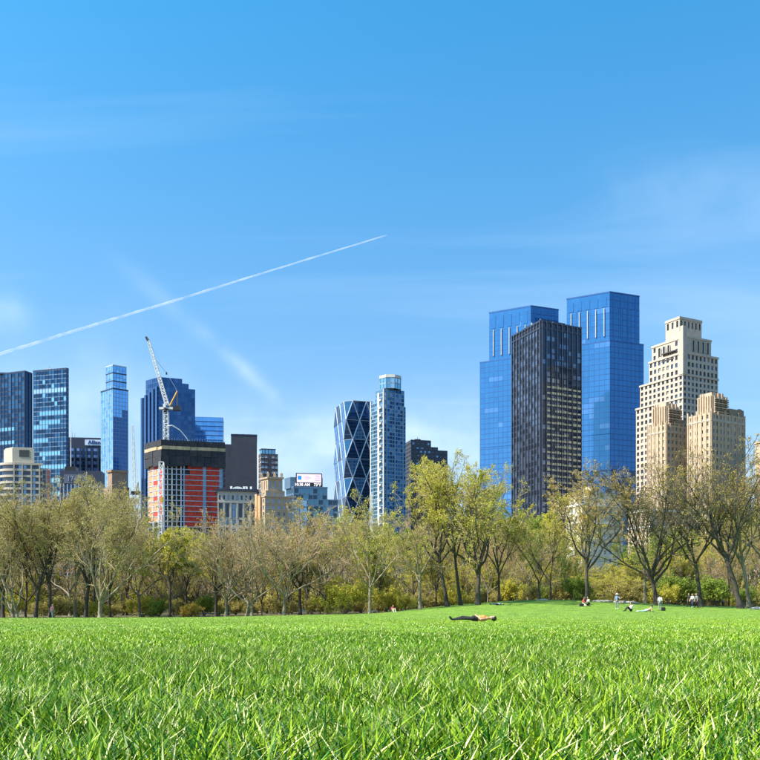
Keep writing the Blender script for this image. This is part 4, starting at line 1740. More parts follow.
for k in range(nb + 1):
    m = MB()
    s0 = min(max(L * k / nb, .3), L - .3)
    m.bar(p0, p1, s0 - .26, s0 + .26, Z(518), Z(502.5), 0, .35)
    m.build('pilaster', M_GST, B.root)
m = MB()
for k in range(8):
    t0, t1 = math.pi * k / 8, math.pi * (k + 1) / 8
    c, r = U(237.5), 2.6
    a0, a1 = B.P(c - r * math.cos(t0), 4), B.P(c - r * math.cos(t1), 4)
    b0, b1 = B.P(c - r * math.cos(t0), 8), B.P(c - r * math.cos(t1), 8)
    h0, h1 = zt + 1.4 + 1.5 * math.sin(t0), zt + 1.4 + 1.5 * math.sin(t1)
    m.face([(a0.x, a0.y, zt), (a1.x, a1.y, zt), (a1.x, a1.y, h1), (a0.x, a0.y, h0)])
    m.face([(a0.x, a0.y, h0), (a1.x, a1.y, h1), (b1.x, b1.y, h1), (b0.x, b0.y, h0)])
m.build('vaulted_skylight', M_WHITE, B.root)
for x in (231, 244, 246.5, 251):
    m = MB()
    q = B.P(U(x), 4.5)
    m.cbox((q.x, q.y, zt + 1.5), (.9, .9, 3.0))
    m.build('flue', M_WHITE, B.root)

# ------------------------------------------------------------------ 9: tan stepped block and billboard block
M_OCH = mat('ochre_brick', (0.40, 0.29, 0.20), 0.88, 0, 0.12)
M_ORL = mat('sunlit_ochre_brick', (0.52, 0.29, 0.15), 0.88, 0, 0.1)  # orange of the sunlit left face, put into the brick colour
B = Bld('stepped_building', 'ochre brick stepped apartment house with a small crowned tower', 'apartment house', 255.5, 265, 292.5, 420, 16, 42)
U, V, Z = B.U, B.V, B.Z
pol = B.rect(0, B.wr, 0, B.wl)
B.punched(pol, 0, Z(497), 3.0, 2.6, .45, .52, .3)
r2 = B.rect(1.0, U(286), 1.0, B.wl * .6)
B.punched(r2, Z(497), Z(490), 3.2, 2.6, .45, .5, .3)
r3 = B.rect(U(270), U(284.5), 1.6, 7.5)
B.punched(r3, Z(490), Z(478), 5.6, 2.2, .3, .7, .3)
B.finish_stone([M_OCH], M_FRAME_L, [M_PANE_B, M_PANE_D, M_PANE_L], 170)
B.cornice(r3, Z(478), .8, .5, 'cornice', M_OCH)
B.cornice(pol, Z(497), .6, .3, 'cornice', M_OCH)
for k, (u, v) in enumerate(((U(270.4), 1.9), (U(284), 1.9), (U(270.4), 7.1), (U(284), 7.1), (U(277), 1.9))):
    m = MB()
    q = B.P(u, v)
    m.cbox((q.x, q.y, Z(478) + 1.7), (1.1, 1.1, 1.9))
    m.tube((q.x, q.y, Z(478) + 2.6), (q.x, q.y, Z(478) + 3.4), .5, .05, 6)
    m.build('finial', M_OCH, B.root)
for s0, s1, y in ((.5, 2.2, 493), (2.8, 5.0, 495)):
    m = MB()
    m.bar(pol[3], pol[0], s0, s1, 0, Z(y), 0, .8)
    m.build('sunlit_bay', M_ORL, B.root)

M_BBS = mat('billboard_frame', (0.03, 0.03, 0.035), .5)


def emit(name, col, st):
    m = bpy.data.materials.new(name)
    m.use_nodes = True
    nt = m.node_tree
    e = nt.nodes.new('ShaderNodeEmission')
    tc = nt.nodes.new('ShaderNodeTexCoord')
    no = nt.nodes.new('ShaderNodeTexNoise')
    no.inputs['Scale'].default_value = .35
    nt.links.new(tc.outputs['Object'], no.inputs['Vector'])
    mx = nt.nodes.new('ShaderNodeMixRGB')
    mx.inputs[1].default_value = (*col, 1)
    mx.inputs[2].default_value = (*[c * .85 for c in col], 1)
    nt.links.new(no.outputs['Fac'], mx.inputs[0])
    nt.links.new(mx.outputs[0], e.inputs['Color'])
    e.inputs['Strength'].default_value = st
    nt.links.new(e.outputs[0], nt.nodes['Material Output'].inputs['Surface'])
    return m


BB_G = glass('teal_office_glass', (0.09, 0.21, 0.30), .08, .75)
BB_D = glass('teal_dark_glass', (0.035, 0.07, 0.11), .08, .7)
BB_L = glass('cyan_office_glass', (0.22, 0.47, 0.70), .08, .85)
B = Bld('billboard_building', 'teal glass office block carrying the lit rooftop screen', 'office building', 286.5, 294, 327, 480, 10, 34)
U, V, Z = B.U, B.V, B.Z
pol = B.rect(0, B.wr, 0, B.wl)
B.curtain(pol, 0, Z(487.5), 3.3, 2.6, lambda e, i, j, ni, nj: (2 if e == 3 else rb.choices((0, 1), (2, 3))[0]), sp=1.0, mw=.25, mo=.25)
wing = B.rect(U(303), U(332), -6, -.05)
B.curtain(wing, 0, Z(500), 3.3, 2.6, lambda e, i, j, ni, nj: rb.choices((0, 1), (2, 4))[0], sp=1.1, mw=.25, mo=.25)
wing2 = B.rect(U(295), U(302.6), -5, -.05)
B.curtain(wing2, 0, Z(500.5), 3.9, 2.6, lambda e, i, j, ni, nj: 2, sp=.9, mw=.3, mo=.25)
B.finish_glass(BB_D, [BB_G, BB_D, BB_L], [M_NVS, M_NVS])
B.cornice(pol, Z(487.5), .7, .3, 'parapet', M_NVS)
m = MB()
m.prism(B.rect(U(292.5), U(325), 2.5, 9), Z(487.5), Z(476.5))
m.build('roof_plant', M_NVS, B.root)

q = B.P(0, 0)
K = thing('billboard', 'lit rooftop screen showing time and temperature on teal office block', 'screen', (B.c.x, B.c.y, B.Z(487) + BASE), R(10))
w0, w1 = U(296), U(322.3)
hb = Z(473) - Z(487)
m = MB()
m.box((w0, .6, .2), (w1 - w0, 0, 0), (0, 1.1, 0), (0, 0, hb))
m.build('frame', M_BBS, K)
m = MB()
fw = w1 - w0
m.face([(w0 + .5, .57, 2.7), (w1 - .5, .57, 2.7), (w1 - .5, .57, hb - .3), (w0 + .5, .57, hb - .3)])
sc = m.build('display', emit('screen_lilac', (0.80, 0.66, 0.78), .85), K)
m = MB()
m.face([(w0 + 1.0, .54, 4.0), (w0 + 3.0, .54, 4.0), (w0 + 3.0, .54, 6.2), (w0 + 1.0, .54, 6.2)])
m.build('logo_tile', emit('screen_blue', (0.03, 0.25, 0.75), .8), sc)
for k, (a, b, z) in enumerate(((.32, .52, 4.4), (.36, .58, 5.0), (.30, .50, 5.7), (.72, .92, 3.6), (.70, .93, 4.6), (.75, .92, 5.5), (.72, .9, 6.2))):
    m = MB()
    m.face([(w0 + fw * a, .545, z), (w0 + fw * b, .545, z + .1), (w0 + fw * b, .545, z + .4), (w0 + fw * a, .545, z + .3)])
    m.build('caption_line', emit('screen_grey', (.45, .38, .58), .7), sc)
ml = emit('clock_digits', (.9, .9, .95), .9)
for txt, f in (('10:38 AM', .24), ('73°F', .82)):
    t = obj('lettering', text_mesh('lettering', txt, 2.1, [ml], .08, .05), K)
    t.location = (w0 + fw * f, .5, 1.45)
    t.rotation_euler = (R(90), 0, 0)
for k in range(4):
    m = MB()
    x = w0 + fw * (.1 + .27 * k)
    m.tube((x, 1.3, -.35), (x, 1.3, .3), .18, .18, 6)
    m.build('leg', M_STEEL, K)

# ------------------------------------------------------------------ trees
def tubes(pts, rad, n):
    """(N,K,3) centre lines with (N,K) radii into quads"""
    N, K, _ = pts.shape
    t = np.gradient(pts, axis=1)
    t /= np.linalg.norm(t, axis=2, keepdims=True) + 1e-9
    ref = np.where(np.abs(t[..., 2:3]) > 0.9, np.array([1.0, 0, 0]), np.array([0, 0, 1.0]))
    # one reference per line so that rings do not twist
    ref = np.repeat(ref[:, :1], K, 1)
    a = np.cross(t, ref)
    a /= np.linalg.norm(a, axis=2, keepdims=True) + 1e-9
    b = np.cross(t, a)
    th = np.arange(n) * 2 * np.pi / n
    ring = a[:, :, None, :] * np.cos(th)[None, None, :, None] + b[:, :, None, :] * np.sin(th)[None, None, :, None]
    V = (pts[:, :, None, :] + ring * rad[:, :, None, None]).reshape(-1, 3)
    base = (np.arange(N)[:, None, None] * K + np.arange(K - 1)[None, :, None]) * n
    k = np.arange(n)[None, None, :]
    k2 = (k + 1) % n
    F = np.stack([base + k, base + k2, base + n + k2, base + n + k], -1).reshape(-1, 4)
    return V, F


def spawn(rng, pts, rad, nch, t0, t1, ratio, ang, up, K, rmin, rfrac=0.6, wob=0.12, droop=0.0):
    N, Kp, _ = pts.shape
    t = (np.arange(nch)[None] + rng.random((N, nch))) / nch
    t = t0 + (t1 - t0) * t
    fi = t * (Kp - 1)
    i = np.clip(fi.astype(int), 0, Kp - 2)
    f = (fi - i)[..., None]
    r = np.arange(N)[:, None]
    P = pts[r, i] * (1 - f) + pts[r, i + 1] * f
    T = pts[r, i + 1] - pts[r, i]
    T /= np.linalg.norm(T, axis=2, keepdims=True) + 1e-9
    R0 = rad[r, i] * (1 - f[..., 0]) + rad[r, i + 1] * f[..., 0]
    L = np.linalg.norm(np.diff(pts, axis=1), axis=2).sum(1)[:, None] * ratio * rng.uniform(0.65, 1.25, (N, nch)) * (1.15 - 0.6 * t)
    q = rng.normal(size=(N, nch, 3))
    q -= (q * T).sum(2, keepdims=True) * T
    q /= np.linalg.norm(q, axis=2, keepdims=True) + 1e-9
    A = np.radians(rng.normal(ang, 10, (N, nch)))[..., None]
    D = np.cos(A) * T + np.sin(A) * q
    D[..., 2] += up
    D /= np.linalg.norm(D, axis=2, keepdims=True)
    M = N * nch
    P, D, L, R0 = P.reshape(M, 3), D.reshape(M, 3), L.reshape(M), R0.reshape(M)
    out = np.zeros((M, K, 3))
    out[:, 0] = P
    d = D.copy()
    for k in range(1, K):
        d = d + rng.normal(0, wob, (M, 3))
        d[:, 2] += up * 0.25 - droop * k / K
        d /= np.linalg.norm(d, axis=1, keepdims=True)
        out[:, k] = out[:, k - 1] + d * (L / (K - 1))[:, None]
    s = np.linspace(0, 1, K)[None]
    r0 = np.maximum(R0 * rfrac, rmin)[:, None]
    rr = r0 * (1 - s) + np.maximum(r0 * 0.25, rmin * 0.8) * s
    return out, rr


BARK_D = mat('dark_bark', (0.062, 0.052, 0.045), 0.9, 0, 0.35, 2.5, 0.5, stretch=(1, 1, .25))
BARK_M = mat('grey_brown_bark', (0.21, 0.175, 0.135), 0.9, 0, 0.35, 2.5, 0.5, stretch=(1, 1, .25))
BARK_P = mat('pale_mottled_bark', (0.27, 0.22, 0.155), 0.85, 0, 0.4, 1.8, 0.4, stretch=(1, 1, .4))
TWIG_T = mat('tan_twig', (0.41, 0.30, 0.175), 0.9, 0, 0.25, .5)
TWIG_R = mat('pinkish_twig', (0.45, 0.305, 0.20), 0.9, 0, 0.25, .5)
TWIG_D = mat('dark_twig', (0.15, 0.125, 0.085), 0.9, 0, 0.25, .5)
LEAF_Y = leaf_shader('spring_yellow_leaf', .6, .4, False, [(.36, .32, .045), (.54, .50, .075), (.68, .64, .12)], .2)
LEAF_O = leaf_shader('olive_bud', .6, .35, False, [(.29, .24, .075), (.43, .37, .115), (.53, .47, .15)], .2)
LEAF_G = leaf_shader('fresh_green_leaf', .6, .4, False, [(.14, .20, .03), (.25, .33, .05), (.38, .44, .07)], .2)
LEAF_A = leaf_shader('amber_bud', .6, .35, False, [(.38, .25, .045), (.52, .37, .07), (.60, .48, .10)], .2)
LEAF_E = leaf_shader('evergreen_leaf', .6, .25, False, [(.025, .05, .012), (.05, .10, .02), (.09, .15, .03)], .2)


def leaf_quads(rng, P, smin, smax, jitter):
    n = len(P)
    P = P + rng.normal(0, jitter, (n, 3))
    a = rng.normal(size=(n, 3))
    a /= np.linalg.norm(a, axis=1, keepdims=True)
    b = np.cross(a, rng.normal(size=(n, 3)))
    b /= np.linalg.norm(b, axis=1, keepdims=True)
    s = rng.uniform(smin, smax, n)[:, None]
    V = np.stack([P - a * s, P + b * s * .55, P + a * s, P - b * s * .55], 1).reshape(-1, 3)
    F = np.arange(n * 4).reshape(-1, 4)
    return V, F


def tree_mesh(seed, H, fork, r0, limbs, spread, lean=(0, 0), leader=0.0, twigs=(6, 5, 4), leaves=4335, leaf=LEAF_O, bark=BARK_M, twig=TWIG_T, lsize=(.06, .12), up=0.16, arch=0.0, tdens=1.0, stems=1):
    """trunk with limbs, then three orders of finer wood; returns (trunk mesh, crown mesh)"""
    rng = np.random.default_rng(seed)
    wood = []
    limb_p, limb_r = [], []
    for st in range(stems):
        K = 9
        tz = np.linspace(0, 1, K)
        sx = rng.normal(0, .5) * (stems > 1)
        sl = np.array([lean[0] + (rng.normal(0, .22) if stems > 1 else 0), lean[1]])
        trunk = np.zeros((1, K, 3))
        bendx = rng.normal(0, .03) * H
        trunk[0, :, 0] = sx + fork * sl[0] * tz + bendx * tz ** 2 * .4 + rng.normal(0, .03, K) * (tz > 0) * r0 * 3
        trunk[0, :, 1] = fork * sl[1] * tz + rng.normal(0, .03, K) * (tz > 0)
        trunk[0, :, 2] = fork * tz - .3 * (tz == 0)
        rs = r0 * (1 if stems == 1 else .7)
        trad = (rs * (1 - .32 * tz) + rs * .55 * np.exp(-tz * 14))[None]
        wood.append((trunk, trad, 9))
        top = trunk[0, -1]
        nl = limbs if stems == 1 else max(2, limbs // 2)
        a0 = rng.uniform(0, 6.28)
        for k in range(nl):
            az = a0 + k * 2 * np.pi / nl + rng.normal(0, .25)
            start = trunk[0, rng.integers(6, 9)] if k else top
            inc = np.radians(rng.normal(spread, 9)) if not (leader and k == 0) else np.radians(6)
            L = (H - start[2]) * rng.uniform(.80, 1.05) / max(.75, np.cos(inc) ** .4)
            d = np.array([np.cos(az) * np.sin(inc) + sl[0] * .8, np.sin(az) * np.sin(inc) + sl[1], np.cos(inc)])
            K2 = 11
            p = np.zeros((K2, 3))
            p[0] = start
            for q in range(1, K2):
                d = d + rng.normal(0, .17, 3)
                d[2] += up * (1 - arch * q / K2) * .8
                d /= np.linalg.norm(d)
                p[q] = p[q - 1] + d * L / (K2 - 1)
            s = np.linspace(0, 1, K2)
            limb_p.append(p)
            limb_r.append(rs * rng.uniform(.34, .50) * (1 - .85 * s) + .02)
    LP, LR = np.array(limb_p), np.array(limb_r)
    wood.append((LP, LR, 6))
    B1, R1 = spawn(rng, LP, LR, twigs[0] + 1, .22, 1.0, .50, 42, up, 6, .035, .62, .13)
    wood.append((B1, R1, 5))
    B2, R2 = spawn(rng, B1, R1, twigs[1], .2, 1.0, .52, 42, up * .8, 4, .022, .65, .15)
    B3, R3 = spawn(rng, B2, R2, int(twigs[2] * tdens), .2, 1.0, .55, 42, up * .5, 3, .014, .7, .17)
    B4, R4 = spawn(rng, B3, R3, 4, .15, 1.0, .62, 40, up * .4, 2, .011, .8, .2)
    # bring the tree to its height
    k_ = H / np.percentile(B4[..., 2], 97.5)
    for q in [w_[0] for w_ in wood] + [B2, B3, B4]:
        q *= k_
    V, F, off = [], [], 0
    for p, r, n in wood:
        v, f = tubes(p, r, n)
        V.append(v)
        F.append(f + off)
        off += len(v)
    tm = np_mesh('trunk', np.concatenate(V), np.concatenate(F), [bark], smooth=True)
    V, F, MI, off = [], [], [], 0
    for p, r, n in ((B2, R2, 3), (B3, R3, 3), (B4, R4, 3)):
        v, f = tubes(p, r, n)
        V.append(v)
        F.append(f + off)
        MI.append(np.zeros(len(f), int))
        off += len(v)
    if leaves:
        c = np.concatenate([B4[:, 1:].reshape(-1, 3), B3[:, 1:].reshape(-1, 3)])
        P = c[rng.integers(0, len(c), leaves)]
        v, f = leaf_quads(rng, P, lsize[0], lsize[1], .12)
        V.append(v)
        F.append(f + off)
        MI.append(np.ones(len(f), int))
    cm = np_mesh('crown', np.concatenate(V), np.concatenate(F), [twig, leaf], mi=np.concatenate(MI))
    return tm, cm


def plant_tree(name, label, px, D, meshes, rz=0.0, s=1.0, group=None, sx=None, x=None):
    X = at(px, D) if x is None else x
    t = thing(name, label, 'tree', (X, D, gz(X, D) - .05), rz, group)
    t.scale = (s if sx is None else sx, s if sx is None else sx, s)
    obj('trunk', meshes[0], t)
    obj('crown', meshes[1], t)
    return t


GF = 'trees along the lawn edge'
# front trees, each grown for its place: (column, distance, height, kind, options, label)
FRONT = [
    (3, 128, 18.5, dict(fork=6.0, r0=.265, limbs=5, spread=24, bark=BARK_D, leaves=5057), 'bare_tree', 'dark trunked budding tree at the extreme edge under the cream balcony block'),
    (17, 122, 17.0, dict(fork=1.6, r0=.328, limbs=6, spread=34, bark=BARK_P, leaves=5057, stems=2), 'bare_tree', 'pale many-stemmed tree spreading low below the cream balcony block'),
    (36, 125, 18.0, dict(fork=5, r0=.281, limbs=5, spread=26, bark=BARK_D, leaves=6502), 'bare_tree', 'dark straight budding tree below the cream block penthouse'),
    (50, 126, 19.0, dict(fork=6.5, r0=.234, limbs=5, spread=22, bark=BARK_D, leaves=6502), 'bare_tree', 'slim dark tree just behind the person in pink'),
    (75, 129, 18.5, dict(fork=6, r0=.218, limbs=5, spread=26, bark=BARK_M, leaves=9392, leaf=LEAF_O), 'bare_tree', 'slim olive-budded tree below the block numbered 1740'),
    (86, 126, 18.5, dict(fork=5, r0=.281, limbs=5, spread=24, bark=BARK_D, leaves=7947), 'bare_tree', 'dark upright tree just beside the big pale forked tree'),
    (100, 121, 17.0, dict(fork=2.6, r0=.328, limbs=7, spread=30, bark=BARK_P, leaves=6502), 'bare_tree', 'big pale forked tree with wide bright limbs below the brown stone block'),
    (140, 130, 13.2, dict(fork=4, r0=.203, limbs=5, spread=30, bark=BARK_M, leaves=7225), 'bare_tree', 'slender olive tree below the thin distant crane'),
    (170, 126, 11.8, dict(fork=5, r0=.203, limbs=5, spread=24, bark=BARK_D, leaves=13005, leaf=LEAF_Y, lsize=(.07, .14)), 'leafing_tree', 'dark slim tree in yellow-green leaf before the construction tower'),
    (186, 131, 11.6, dict(fork=4, r0=.187, limbs=4, spread=26, bark=BARK_M, leaves=11560, leaf=LEAF_Y, lsize=(.07, .14)), 'leafing_tree', 'yellow-green leafing tree below the red netting'),
    (216, 125, 12.8, dict(fork=4, r0=.234, limbs=6, spread=34, bark=BARK_D, twig=TWIG_R, leaves=2167), 'bare_tree', 'dark trunked bare tree with pinkish twigs below the charcoal slab'),
    (226, 123, 12.8, dict(fork=3.5, r0=.218, limbs=5, spread=36, bark=BARK_P, twig=TWIG_R, leaves=1734), 'bare_tree', 'pale trunked bare tree below the grey stone block'),
    (251, 121, 13.2, dict(fork=2.0, r0=.312, limbs=7, spread=44, bark=BARK_M, twig=TWIG_R, leaves=1445, stems=2), 'bare_tree', 'low branching bare tree with sprawling stems below the ochre stepped house'),
    (284, 121, 13.6, dict(fork=2.8, r0=.265, limbs=6, spread=40, bark=BARK_P, twig=TWIG_R, leaves=1300), 'bare_tree', 'pale bare plane tree forking wide below the teal billboard block'),
    (300, 128, 14.0, dict(fork=3.5, r0=.187, limbs=5, spread=32, bark=BARK_M, twig=TWIG_R, leaves=1734), 'bare_tree', 'slight bare tree just behind the pale plane tree'),
    (326, 124, 15.0, dict(fork=4.5, r0=.187, limbs=5, spread=30, bark=BARK_M, leaves=5057, leaf=LEAF_A), 'bare_tree', 'slender tree with amber buds below the diagrid tower'),
    (370, 120, 14.0, dict(fork=4.5, r0=.234, limbs=6, spread=42, bark=BARK_P, leaves=6502, leaf=LEAF_Y), 'leafing_tree', 'grey barked spreading tree below the slender aqua tower'),
    (420, 118, 12.0, dict(fork=5.2, r0=.234, limbs=5, spread=42, bark=BARK_P, leaves=1734, lean=(-.02, 0)), 'bare_tree', 'pale barked tree with few twigs below the dark stepped block'),
    (448, 119, 19.2, dict(fork=8.0, r0=.265, limbs=7, spread=46, bark=BARK_D, leaves=16000, leaf=LEAF_Y, lean=(-.20, 0), lsize=(.07, .14)), 'leafing_tree', 'leaning dark tree with dense yellow-green crown before the dark stepped block'),
    (461, 120, 19.0, dict(fork=8.5, r0=.234, limbs=5, spread=26, bark=BARK_D, leaves=7947, leaf=LEAF_Y, lean=(-.16, 0)), 'leafing_tree', 'dark tree leaning away from the broad vase-shaped tree'),
    (478, 117, 18.0, dict(fork=5.8, r0=.328, limbs=8, spread=46, bark=BARK_D, leaves=9392, leaf=LEAF_Y, up=.13), 'leafing_tree', 'broad vase-shaped dark tree with yellow leaf tips before the blue tower'),
    (499, 123, 15.0, dict(fork=5, r0=.187, limbs=5, spread=30, bark=BARK_D, leaves=6502, leaf=LEAF_Y), 'leafing_tree', 'thin dark tree just behind the broad vase-shaped one'),
    (546, 122, 13.5, dict(fork=3.0, r0=.187, limbs=5, spread=34, bark=BARK_D, leaves=6502, leaf=LEAF_Y, stems=2), 'leafing_tree', 'twin-stemmed dark tree below the black gridded tower'),
    (587, 117, 16.8, dict(fork=6.5, r0=.250, limbs=7, spread=46, bark=BARK_D, leaves=7947, leaf=LEAF_A, up=.14), 'leafing_tree', 'dark tree with amber leaf tips before the cream stepped building'),
    (645, 121, 16.8, dict(fork=7, r0=.218, limbs=4, spread=20, bark=BARK_P, twig=TWIG_D, leaves=1156), 'bare_tree', 'pale straight tree standing against the dark bushy bare one'),
    (656, 119, 18.5, dict(fork=3.8, r0=.328, limbs=9, spread=36, bark=BARK_D, twig=TWIG_D, leaves=1020, leaf=LEAF_A, up=.1), 'bare_tree', 'dark bushy bare tree with many rising limbs before the limestone tower'),
    (701, 118, 16.5, dict(fork=6, r0=.281, limbs=6, spread=32, bark=BARK_D, twig=TWIG_D, leaves=1530, leaf=LEAF_A, lean=(-.12, 0)), 'bare_tree', 'dark tree leaning over the group walking by the railing'),
    (741, 115, 21.0, dict(fork=8, r0=.359, limbs=8, spread=40, bark=BARK_D, twig=TWIG_D, leaves=5100, leaf=LEAF_A, lean=(-.24, 0)), 'leafing_tree', 'large leaning tree with amber buds before the larger tan tower'),
    (749, 118, 19.0, dict(fork=8, r0=.265, limbs=6, spread=26, bark=BARK_M, twig=TWIG_D, leaves=4250, leaf=LEAF_A, lean=(-.10, 0)), 'leafing_tree', 'upright grey tree right beside the large leaning amber tree'),
    (775, 120, 18.0, dict(fork=6, r0=.265, limbs=6, spread=30, bark=BARK_D, twig=TWIG_D, leaves=9392, leaf=LEAF_A), 'leafing_tree', 'amber-budded tree mostly outside the frame beyond the leaning tree'),
]
REUSE = {50: 3, 86: 36, 300: 216, 186: 170, 226: 284, 775: 749}      # later copies turned round and rescaled
GROWN = {}
for k, (px, D, H, opt, nm, lab) in enumerate(FRONT):
    if px not in REUSE:
        GROWN[px] = (H, tree_mesh(100 + k, H, **opt))
for k, (px, D, H, opt, nm, lab) in enumerate(FRONT):
    H0, me = GROWN[REUSE.get(px, px)]
    plant_tree(nm, lab, px, D, me, 2.2 + k if px in REUSE else 0, H / H0, GF)

LAND = [(-20, 'at the frame edge past the cream balcony block'), (8, 'under the rounded cream balconies'), (27, 'under the cream penthouse'), (47, 'under the teal banded tower'),
        (68, 'under the white mast'), (85, 'under the number 1740'), (104, 'under the slim pale tower'), (120, 'under the brown stone block'), (135, 'under the thin distant crane'),
        (152, 'under the lit edge of the construction tower'), (170, 'under the big white crane'), (192, 'under the red netting'), (212, 'under the corner of the construction tower'),
        (235, 'under the grey stone block'), (258, 'under the plum brick tower'), (277, 'under the ochre stepped house'), (300, 'under the lit rooftop screen'), (322, 'under the teal office block wing'),
        (345, 'under the diagrid tower'), (370, 'under the edge of the slender aqua tower'), (392, 'under the slender aqua tower'), (415, 'under the dark stepped block'), (440, 'under the far edge of the dark block'),
        (465, 'under the open sky gap'), (492, 'under the half hidden blue tower'), (520, 'under the black tower flank'), (545, 'under the black tower corner'), (570, 'under the painted gold glints'),
        (598, 'under the cream stepped building'), (625, 'under the tallest blue tower'), (652, 'under the limestone tower'), (675, 'under the smaller tan tower'), (705, 'under the larger tan tower'),
        (735, 'under the rounded stub parapet'), (765, 'at the frame edge beyond the leaning tree'), (790, 'at the frame edge past the tan building')]
USED = {}


def where(kind, px, tail=''):
    for q in sorted(LAND, key=lambda q: abs(q[0] - px)):
        lab = kind + ' ' + q[1] + tail
        if lab not in USED:
            break
    USED[lab] = 1
    return lab


# deeper rows share a few grown meshes
PROTO = []
for k, (H, opt) in enumerate((
        (17, dict(fork=5, r0=.203, limbs=5, spread=26, bark=BARK_D, leaves=6502, leaf=LEAF_O)),
        (18, dict(fork=6, r0=.218, limbs=5, spread=24, bark=BARK_M, leaves=5057, leaf=LEAF_O)),
        (15, dict(fork=4, r0=.187, limbs=5, spread=30, bark=BARK_M, leaves=13727, leaf=LEAF_Y, lsize=(.07, .14))),
        (14, dict(fork=3, r0=.187, limbs=6, spread=34, bark=BARK_D, twig=TWIG_R, leaves=2167, leaf=LEAF_O)),
        (16, dict(fork=4, r0=.203, limbs=6, spread=30, bark=BARK_M, twig=TWIG_R, leaves=3612, leaf=LEAF_A)),
        (13, dict(fork=3, r0=.172, limbs=5, spread=32, bark=BARK_D, leaves=14450, leaf=LEAF_G, lsize=(.07, .14))))):
    PROTO.append((H, tree_mesh(300 + k, H, **opt)))
rt = np.random.default_rng(77)
TKIND = ('olive-budded', 'tall grey', 'yellow-leafed', 'bare pinkish', 'amber-budded', 'green-leafed')
# skyline of the wood in the photograph: how high tops reach (row) along the columns
SKX = [-60, 0, 30, 60, 110, 140, 165, 200, 240, 300, 330, 380, 430, 500, 555, 575, 625, 640, 700, 760, 820]
SKY_ROW = [500, 505, 500, 488, 486, 515, 532, 528, 522, 522, 516, 522, 520, 514, 518, 562, 562, 528, 522, 500, 500]
px = -34.0
while px < 795:
    for row, (d0, d1) in enumerate(((130, 160), (165, 215))):
        D = rt.uniform(d0, d1)
        x = px + rt.uniform(-9, 9)
        hrow = np.interp(x, SKX, SKY_ROW) + rt.uniform(-2, 16) + (6 if row == 0 else 0)
        if x < 130:
            w = (4, 4, 1, 1, 2, .4)
        elif x < 210:
            w = (1, 1, 6, 1, 1, 1)
        elif x < 330:
            w = (1, .6, 1.4, 5, 4, .3)
        else:
            w = (1.5, 1.5, 4, .6, 2, 3)
        w = np.array(w) / sum(w)
        ip = rt.choice(6, p=w)
        H, me = PROTO[ip]
        X = at(x, D)
        want = zat(hrow, D) - gz(X, D)
        s = want / H
        plant_tree('wood_tree', where(TKIND[ip] + ' tree in the ' + ('second' if row == 0 else 'hindmost') + ' row', x), x, D, me, rt.uniform(0, 6.28), s, 'trees deep in the wood', sx=max(s, .7) * rt.uniform(.65, 1.0))
    px += 15


# ------------------------------------------------------------------ shrubs
def shrub_mesh(seed, H, W, leaf, n, bark=BARK_M, lsize=(.07, .15)):
    rng = np.random.default_rng(seed)
    K = 5
    N = 16
    p = np.zeros((N, K, 3))
    az = rng.uniform(0, 6.28, N)
    inc = rng.uniform(.1, .9, N)
    L = H * rng.uniform(.7, 1.05, N)
    d = np.stack([np.cos(az) * np.sin(inc) * W / H * 1.2, np.sin(az) * np.sin(inc) * W / H * 1.2, np.cos(inc)], -1)
    for k in range(1, K):
        d = d + rng.normal(0, .1, (N, 3))
        d /= np.linalg.norm(d, axis=1, keepdims=True)
        p[:, k] = p[:, k - 1] + d * (L / (K - 1))[:, None]
    r = np.repeat((.05 * (1 - .8 * np.linspace(0, 1, K)))[None], N, 0)
    B1, R1 = spawn(rng, p, r, 6, .25, 1, .5, 45, .1, 4, .012)
    B2, R2 = spawn(rng, B1, R1, 5, .2, 1, .55, 45, .1, 3, .009)
    V, F, off = [], [], 0
    for a, b, n_ in ((p, r, 5), (B1, R1, 3), (B2, R2, 3)):
        v, f = tubes(a, b, n_)
        V.append(v)
        F.append(f + off)
        off += len(v)
    st = np_mesh('stems', np.concatenate(V), np.concatenate(F), [bark])
    c = np.concatenate([B2[:, 1:].reshape(-1, 3), B1[:, 1:].reshape(-1, 3)])
    v, f = leaf_quads(rng, c[rng.integers(0, len(c), n)], lsize[0], lsize[1], .16)
    keep = (v[:, 2].reshape(-1, 4).min(1) > .02)
    v = v.reshape(-1, 4, 3)[keep].reshape(-1, 3)
    return st, np_mesh('foliage', v, np.arange(len(v)).reshape(-1, 4), [leaf])


def plant_shrub(label, px, D, me, s=1.0, rz=0, group=None, nm='shrub'):
    X = at(px, D)
    t = thing(nm, label, 'shrub', (X, D, gz(X, D) - .03), rz, group)
    t.scale = (s, s, s)
    obj('stems', me[0], t)
    obj('foliage', me[1], t)


SY = shrub_mesh(1, 4.0, 4.6, LEAF_Y, 9000)
SO = shrub_mesh(2, 3.2, 3.6, LEAF_O, 6000)
SG = shrub_mesh(3, 3.4, 3.4, LEAF_G, 7000)
SE = shrub_mesh(4, 5.0, 3.2, LEAF_E, 9000, BARK_D)
SA = shrub_mesh(5, 2.4, 3.0, LEAF_A, 5000)
plant_shrub('round yellow-green shrub at the lawn edge beside the grey barked spreading tree', 345, 123.5, SY, 1.15)
plant_shrub('green bush at the foot of the slim yellow tree before the construction tower', 159, 128, SG, .7)
plant_shrub('low amber shrub at the lawn edge below the deep blue tower', 190, 124.5, SA, .8)
plant_shrub('tall green bush behind the walking group', 676, 136, SG, 1.3, 1)
plant_shrub('bright green bush behind the railing beside the leaning dark tree', 715, 137, SG, 1.3)
plant_shrub('green bush just behind the dark amber-tipped tree', 575, 128, SG, .9, 2)
rs_ = np.random.default_rng(9)
px = -14.0
